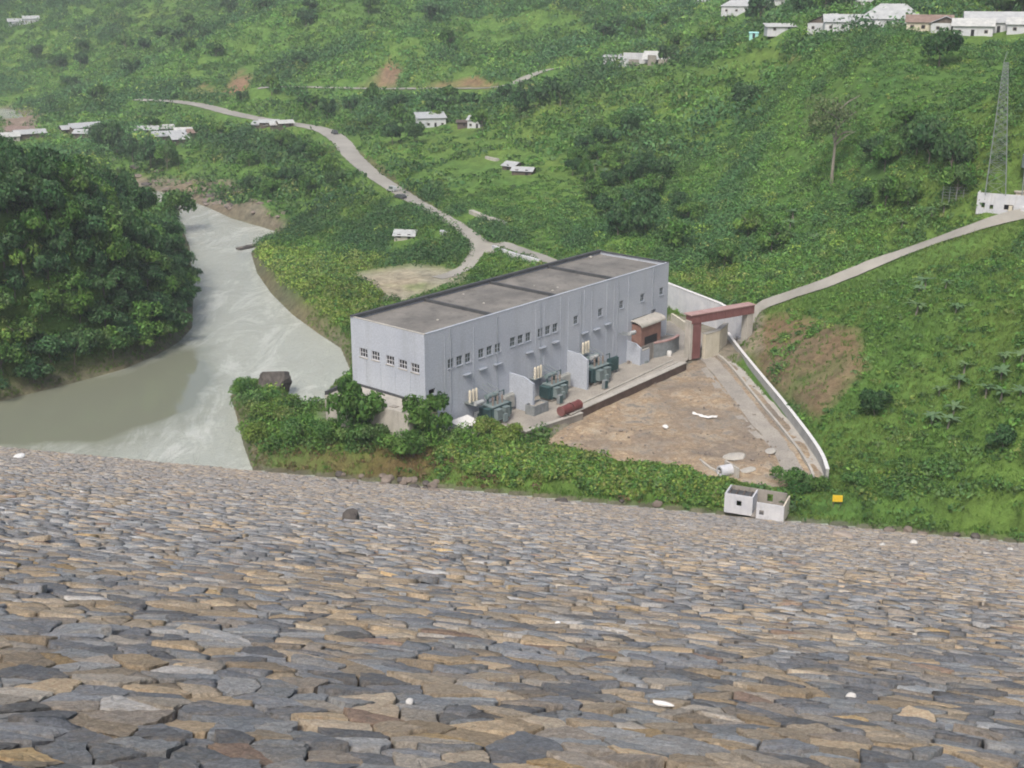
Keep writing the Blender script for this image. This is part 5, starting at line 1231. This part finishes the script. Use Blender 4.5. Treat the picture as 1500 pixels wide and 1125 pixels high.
# --- bushes of the foreground strip
LIST = ((352,575,3.6,4.4,0,'bright bush at the outer tip of the spit left of the big dark rock'),(372,600,4.0,4,0,'wide bush on the river side of the spit'),(398,618,4.4,4,1,'rounded bush just below the big dark rock'),(372,640,3.6,3.4,1,'yellowish bush low on the river edge of the spit'),
  (440,648,4.2,4.4,0,'bush on the spit left of the leafy tree'),(482,656,3.8,5.2,0,'dense bush at the left foot of the leafy tree'),(556,660,4.0,5.6,2,'dark bush at the right foot of the leafy tree'),(596,662,3.8,5.0,2,'dark low bush between the leafy tree and the bright one'),
  (655,664,3.8,4.6,0,'bush below the bright leafy tree at the powerhouse corner'),(722,650,3.8,4.0,1,'bright green bush beside the tin canopy'),(745,655,3.4,3.4,1,'bright bush left of the stained end wall'),(425,612,3,3,2,'small dark bush behind the rounded one on the spit'),
  (585,672,3.6,6.2,0,'tall dense bush against the near face of the concrete annex'),(604,676,3.4,5.6,2,'tall bush under the right corner of the concrete annex'),(520,662,3.6,4.6,0,'bush at the foot of the leafy tree beside the annex'),(618,668,3.0,5.2,0,'tall bush at the right foot of the bright leafy tree'),(1160,716,3.0,3.0,0,'leafy bush just right of and behind the roofless hut'),(1195,722,2.8,2.4,2,'dark bush between the roofless hut and the yellow board'),(1255,722,2.6,2.2,0,'low bush right of the yellow board'))
for k, (px, py, r_, h_, pi_, lb) in enumerate(LIST):
    p = P(px, py, 2.2); p[2] = min(4., max(.6, float(ground(p[0], p[1])))); bush(p, r_, h_, (GRN, YEL*.9, GRN*.75)[pi_], lb, seed=700+k, leaves=1900, lsize=.27)
# --- banana plants
def banana_meshes(seed):
    r = random.Random(seed); m = MB()
    for k in range(9):
        a = k*2.4+r.uniform(-.3,.3); L_ = r.uniform(1.8, 2.8); w_ = .34; el = r.uniform(.7, 1.25); pts = []
        for i in range(6):
            t_ = i/5; h_ = 2.0+L_*math.sin(el)*t_-1.5*t_*t_; rr = L_*math.cos(el)*t_+.5*t_*t_
            ww = w_*math.sin(math.pi*min(1, .12+t_*.88))+.02; c = Vector((math.cos(a)*rr, math.sin(a)*rr, h_)); n_ = Vector((-math.sin(a), math.cos(a), 0))
            pts += [c-n_*ww+Vector((0,0,-.1)), c, c+n_*ww+Vector((0,0,-.1))]
        m.add(pts, [(i*3+j, i*3+3+j, i*3+4+j, i*3+1+j) for i in range(5) for j in range(2)])
    V_ = np.array(m.v); F_ = np.array(m.f); c = np.tile(np.array([(.13,.215,.11)]), (len(V_), 1))*np.repeat(np.random.default_rng(seed).uniform(.8,1.25,len(V_)//3),3)[:len(V_),None]
    lf = np_mesh('leaves', V_, F_, M['leaf'], c, link_it=False)
    s_ = MB().tube((0,0,-.3), (0,0,2.1), .2, .12, n=8); st = bpy.data.meshes.new('stem'); st.from_pydata(s_.v, [], s_.f); st.update(); st.materials.append(M['bark_pale']); return lf, st
BAN = [banana_meshes(i) for i in range(3)]
for poly, n, lb, gr in (([(1125,330),(1170,310),(1205,350),(1150,375)], 5, 'pale-leaved banana plant in the clump on the hillside above the path', 'banana plants above the path'),
     ([(1320,420),(1400,415),(1400,470),(1330,470)], 5, 'pale-leaved banana plant in the clump below the long path', 'banana plants below the path'),
     ([(1400,500),(1495,480),(1495,640),(1420,600)], 7, 'pale-leaved banana plant scattered on the bright slope at the right', 'banana plants on the right slope'),
     ([(860,240),(910,215),(930,290),(880,300)], 5, 'pale-leaved banana plant in the clump behind the powerhouse roof', 'banana plants behind the powerhouse'),
     ([(1240,320),(1320,290),(1400,300),(1370,340),(1280,350)], 5, 'pale-leaved banana plant in the belt left of the guard house', 'banana plants left of the guard house'),
     ([(1330,570),(1400,540),(1420,620),(1350,640)], 5, 'pale-leaved banana plant in the middle of the bright right slope', 'banana plants mid slope'),
     ([(120,470),(160,455),(165,500),(125,500)], 6, 'pale-leaved banana plant at the lower edge of the left wood', 'banana plants in the left wood')):
    for x, y, z in spread(poly, n, 2.6):
        lf, st = random.choice(BAN); o = empty('banana_plant', (x, y, z), random.uniform(0, 6.28), lb, 'banana plant', gr); s_ = random.uniform(.65, 1.2); o.scale = (s_*1.15, s_*1.15, s_*.85); o.rotation_euler = (random.uniform(-.15,.15), random.uniform(-.15,.15), random.uniform(0, 6.28))
        link(bpy.data.objects.new('leaves', lf), o); link(bpy.data.objects.new('stem', st), o)
# --- undergrowth: everything nobody could count
HOUSES = [(o.location.x, o.location.y) for o in bpy.data.objects if o.parent is None and o.get('category') in ('house','hut','shack','shed','guard house','gatehouse','foundation','ruin','car','van','canopy','sign')]
def scatter(n, y0, y1, seed):
    r = np.random.default_rng(seed); y = np.sqrt(r.uniform(y0*y0, y1*y1, n)); x = r.uniform(-.56, .56, n)*y; return x, y
def make_cover(name, label, n, y0, y1, seed, rmul, leaves, lsize):
    x, y = scatter(n, y0, y1, seed); r = np.random.default_rng(seed+1); z = ground(x, y); n = len(x)
    u, v = proj(x, y, z)
    w = fbm(x, y, 45, 4, 31); w2 = fbm(x, y, 14, 3, 32)
    ok = (z > .45) & ~in_poly(x, y, PLOT) & ~in_poly(x, y, YARD) & (x @ np.eye(1)[0] if False else (x*NX[0]+y*NX[1] > ST+1.2))
    for line, wd_ in ((branch, 2.9), (path, 3.3)): ok &= seg_dist(x, y, line) > wd_
    ok &= seg_dist(x*1.02, y*1.02, path) > 5
    for line, wd_ in ((road, 3.8), (road2, 3.6)):
        ok &= (seg_dist(x, y, line) > wd_+np.clip((y-400)/70, 0, 3)) & (seg_dist(x*1.022, y*1.022, line) > wd_*(y > 440))
    ok &= (seg_dist(x, y, PLOT, True) > .8)&(seg_dist(x, y, YARD, True) > 1.0)
    ok &= (seg_dist(x, y, RIV, True) > 3.2+1.6*w2)
    cw = np.array([p[:2] for p in pts]); ok &= seg_dist(x, y, cw) > 1.5
    for hx, hy in HOUSES:
        ok &= (np.hypot(x-hx, y-hy) > 4.5) & ~((np.hypot(x-hx*.985, y-hy*.985) < 5.5))
    hx0, hy0 = h0[:2]; ok &= np.hypot(x-hx0, y-hy0-1) > 6.5
    fx = (x-P0[0])*Dx[0]+(y-P0[1])*Dx[1]; fy = (x-P0[0])*Dn[0]+(y-P0[1])*Dn[1]
    ok &= ~((fx > -11) & (fx < 92) & (fy > -3) & (fy < 28))
    def zn(poly): return in_poly(u, v, poly)
    scar = zn([(1085,470),(1150,455),(1260,480),(1275,540),(1200,620),(1110,560)]); ok &= ~scar | (w2+w*.5 < -.42)
    ok &= ~zn([(1090,450),(1130,440),(1130,560),(1085,530)])
    for poly in ([(320,140),(350,98),(372,108),(362,142)], [(520,130),(570,88),(592,100),(580,132)], [(260,144),(300,120),(330,140)], [(585,132),(700,110),(740,130)]): ok &= ~zn(poly)
    ok &= ~(zn([(0,155),(60,160),(60,200),(0,210)]) & (r.random(n) < .93)); ok &= ~(zn([(190,262),(260,275),(340,300),(440,345),(385,335),(270,296),(190,290)]))
    ok &= ~zn([(650,390),(700,400),(590,445),(515,410),(520,395),(600,385)])
    toe = zn([(370,662),(640,664),(700,690),(1060,742),(1060,770),(700,735),(370,700)]); ok &= ~toe | (r.random(n) < .3)
    meadow = zn([(520,190),(640,190),(860,240),(900,330),(780,360),(640,280)]) | zn([(1100,470),(1500,335),(1500,800),(1230,790),(1200,640)]) | zn([(1100,200),(1300,70),(1500,70),(1450,180),(1250,180)])
    yel = zn([(380,360),(560,380),(560,440),(500,490),(420,470)]) | zn([(640,640),(1060,690),(1060,745),(640,710)]) | zn([(0,330),(70,330),(90,480),(0,560)]) | zn([(980,400),(1080,380),(1100,450),(1040,440)])
    dens = np.where(meadow, .75, 1.); ok &= r.random(n) < dens
    x, y, z, w, w2, meadow, yel, toe = [a[ok] for a in (x, y, z, w, w2, meadow, yel, toe)]; n = len(x)
    rad = r.uniform(.7, 1.5, n)*rmul*np.where(w+w2*.6 > .15, 1.7, 1.)*np.where(meadow, .72, 1.)*np.where(toe, .6, 1.)
    hgt = rad*r.uniform(.6, 1.1, n)*np.where(meadow, .6, 1.)
    g = GRN[r.integers(0, len(GRN), n)]; d = DRK[r.integers(0, len(DRK), n)]*1.25; ye = YEL[r.integers(0, len(YEL), n)]
    kd = np.clip((w+w2*.7)*2.3+.12, 0, .95)[:,None]*np.where(meadow, .45, 1.)[:,None]
    c = g*(1-kd)+d*kd; c = np.where((yel & (r.random(n) < .7))[:,None], ye, c)
    c = np.where((r.random(n) < .05)[:,None], ye, c); c = np.where((toe & (r.random(n) < .55))[:,None], np.array([(.16,.12,.065)]), c)
    c = c*r.uniform(.72, 1.3, n)[:,None]*(1-.22*np.clip(fbm(x, y, 90, 3, 91)*2, -1, 1))[:,None]
    nl = np.maximum(6, (leaves*(rad/rmul)**1.3)).astype(int)
    P3 = np.stack([x, y, z-.1*hgt], 1)
    v_, f_, k_ = leaf_cloud(P3, rad, hgt, nl, np.full(n, lsize), c, seed=seed+2, low=0.)
    print(name, n, len(f_)); return tag(np_mesh(name, v_, f_, M['leaf'], k_), label, kind='stuff')
make_cover('undergrowth', 'tangled green shrubs and weeds covering the near slopes', 34000, 150, 450, 61, 1.65, 36, .38)
make_cover('hillside_scrub', 'green scrub covering the far hillsides', 26000, 450, 1150, 62, 3.5, 28, .85)
# tall bright cane strip along the toe
r = np.random.default_rng(5); n = 5200
u = r.uniform(640, 1075, n); v = np.interp(u, [640,760,850,950,1075], [664,668,683,696,714])+r.uniform(-8, 20, n)+6*np.sin(u/23.)+4*np.sin(u/9.)
q = np.array([P(a, b, 3.2) for a, b in zip(u, v)]); zz = ground(q[:,0], q[:,1]); ok = ~in_poly(q[:,0], q[:,1], PLOT) & (zz > .4) & (q @ NX > ST+2) & (np.hypot(q[:,0]-h0[0], q[:,1]-h0[1]-1) > 5.0) & (fbm(q[:,0], q[:,1], 9, 2, 88) > -.28+.5*(r.random(len(q))-.5))
q = q[ok]; q[:,2] = zz[ok]+.5; n = len(q); r2 = np.random.default_rng(6); rad_s = (.7+.7*np.clip(fbm(q[:,0], q[:,1], 7, 3, 77)+.3, 0, 1))*r2.uniform(.6, 1.2, n)
v_, f_, k_ = leaf_cloud(q, rad_s, rad_s*1.1, np.full(n, 24), np.full(n, .36), np.concatenate([YEL,GRN])[r2.integers(0, 10, n)]*r2.uniform(.75, 1.2, n)[:,None], seed=9, low=-.2)
tag(np_mesh('tall_grass', v_, f_, M['leaf'], k_), 'dense strip of tall bright green cane grass between the bare plot and the dam', kind='stuff')

# --- grass between the shrubs on the near ground
r = np.random.default_rng(15); x, y = scatter(110000, 150, 330, 71); z = ground(x, y)
ok = (z > .4) & ~in_poly(x, y, PLOT) & ~in_poly(x, y, YARD) & (x*NX[0]+y*NX[1] > ST+.6) & (seg_dist(x, y, path) > 2.8) & (np.hypot(x-h0[0], y-h0[1]-1) > 5.2) & (seg_dist(x, y, np.array([p[:2] for p in pts])) > 1.)
fx = (x-P0[0])*Dx[0]+(y-P0[1])*Dx[1]; fy = (x-P0[0])*Dn[0]+(y-P0[1])*Dn[1]; ok &= ~((fx > -8) & (fx < 84) & (fy > -2) & (fy < 26))
u, v = proj(x, y, z); sc_ = in_poly(u, v, [(1085,470),(1150,455),(1260,480),(1275,540),(1200,620),(1110,560)]); ok &= ~sc_ | (r.random(len(x)) < .25)
bk = in_poly(u, v, [(370,650),(640,650),(700,690),(700,735),(370,700)]); ok &= ~bk | (r.random(len(x)) < .9)
x, y, z, bk = x[ok], y[ok], z[ok], bk[ok]; n = len(x); w = fbm(x, y, 18, 3, 81)
c = np.where((w > .0)[:,None], np.array([(.115,.215,.05)]), np.array([(.15,.235,.06)]))*r.uniform(.8, 1.15, n)[:,None]
c = np.where((bk & (r.random(n) < .6))[:,None], np.array([(.20,.165,.095)]), c)
v_, f_, k_ = leaf_cloud(np.stack([x, y, z+.05], 1), np.full(n, .45), np.full(n, .35), np.full(n, 6), np.full(n, .36), c, seed=19, low=0., upright=True)
tag(np_mesh('grass', v_, f_, M['leaf'], k_), 'short bright grass on the near slopes and along the toe of the dam', kind='stuff')



EXPO = 0.75; HAZE = 0.00022
# ------------------------------------------------------------------ camera, light, air
cam = bpy.data.cameras.new('camera'); co = bpy.data.objects.new('camera', cam); link(co)
co.location = (0, 0, HC); co.rotation_euler = (math.pi/2-PITCH, 0, 0)
cam.sensor_width = 36; cam.lens = FPX/W0*36; cam.clip_end = 8000; cam.clip_start = .5
scn.camera = co
wd = bpy.data.worlds.new('World'); scn.world = wd; wd.use_nodes = True
nt = wd.node_tree; sky = nt.nodes.new('ShaderNodeTexSky'); sky.sky_type = 'NISHITA'; sky.sun_disc = False
SUN_EL, SUN_AZ = R(52), math.atan2(-.35, -.94)     # azimuth measured from +Y towards +X
sky.sun_elevation = SUN_EL; sky.sun_rotation = SUN_AZ; sky.dust_density = 6; sky.air_density = 1.0; sky.ozone_density = 1.0
nt.links.new(sky.outputs[0], nt.nodes['Background'].inputs[0]); nt.nodes['Background'].inputs[1].default_value = .11
sl = bpy.data.lights.new('sun', 'SUN'); sl.energy = 1.4; sl.angle = R(14); sl.color = (1., .96, .9)
so = bpy.data.objects.new('sun', sl); link(so); so.location = (0, 0, 300)
sd = Vector((math.sin(SUN_AZ)*math.cos(SUN_EL), math.cos(SUN_AZ)*math.cos(SUN_EL), math.sin(SUN_EL)))
so.rotation_euler = sd.to_track_quat('Z', 'Y').to_euler()
scn.view_settings.view_transform = 'Standard'; scn.view_settings.look = 'None'; scn.view_settings.exposure = EXPO; scn.view_settings.gamma = 1
if HAZE > 0:
    hz = MB().box(-2700, 2700, -70, 3300, float(zt.min())-2, float(max(zt.max(), HC))+30)
    t = NT('haze'); t.n.remove(t.b); pv = t.new('ShaderNodeVolumePrincipled'); pv.inputs['Color'].default_value = (.90,.95,1.,1); pv.inputs['Density'].default_value = HAZE; pv.inputs['Anisotropy'].default_value = .2
    t.L(pv.outputs[0], t.out.inputs['Volume'])
    tag(hz.build('haze', t.m), 'pale even haze filling the valley', kind='stuff')
scn.cycles.filter_width = 1.9; scn.cycles.max_bounces = 5; scn.cycles.diffuse_bounces = 2; scn.cycles.glossy_bounces = 2; scn.cycles.transmission_bounces = 2; scn.cycles.volume_bounces = 0
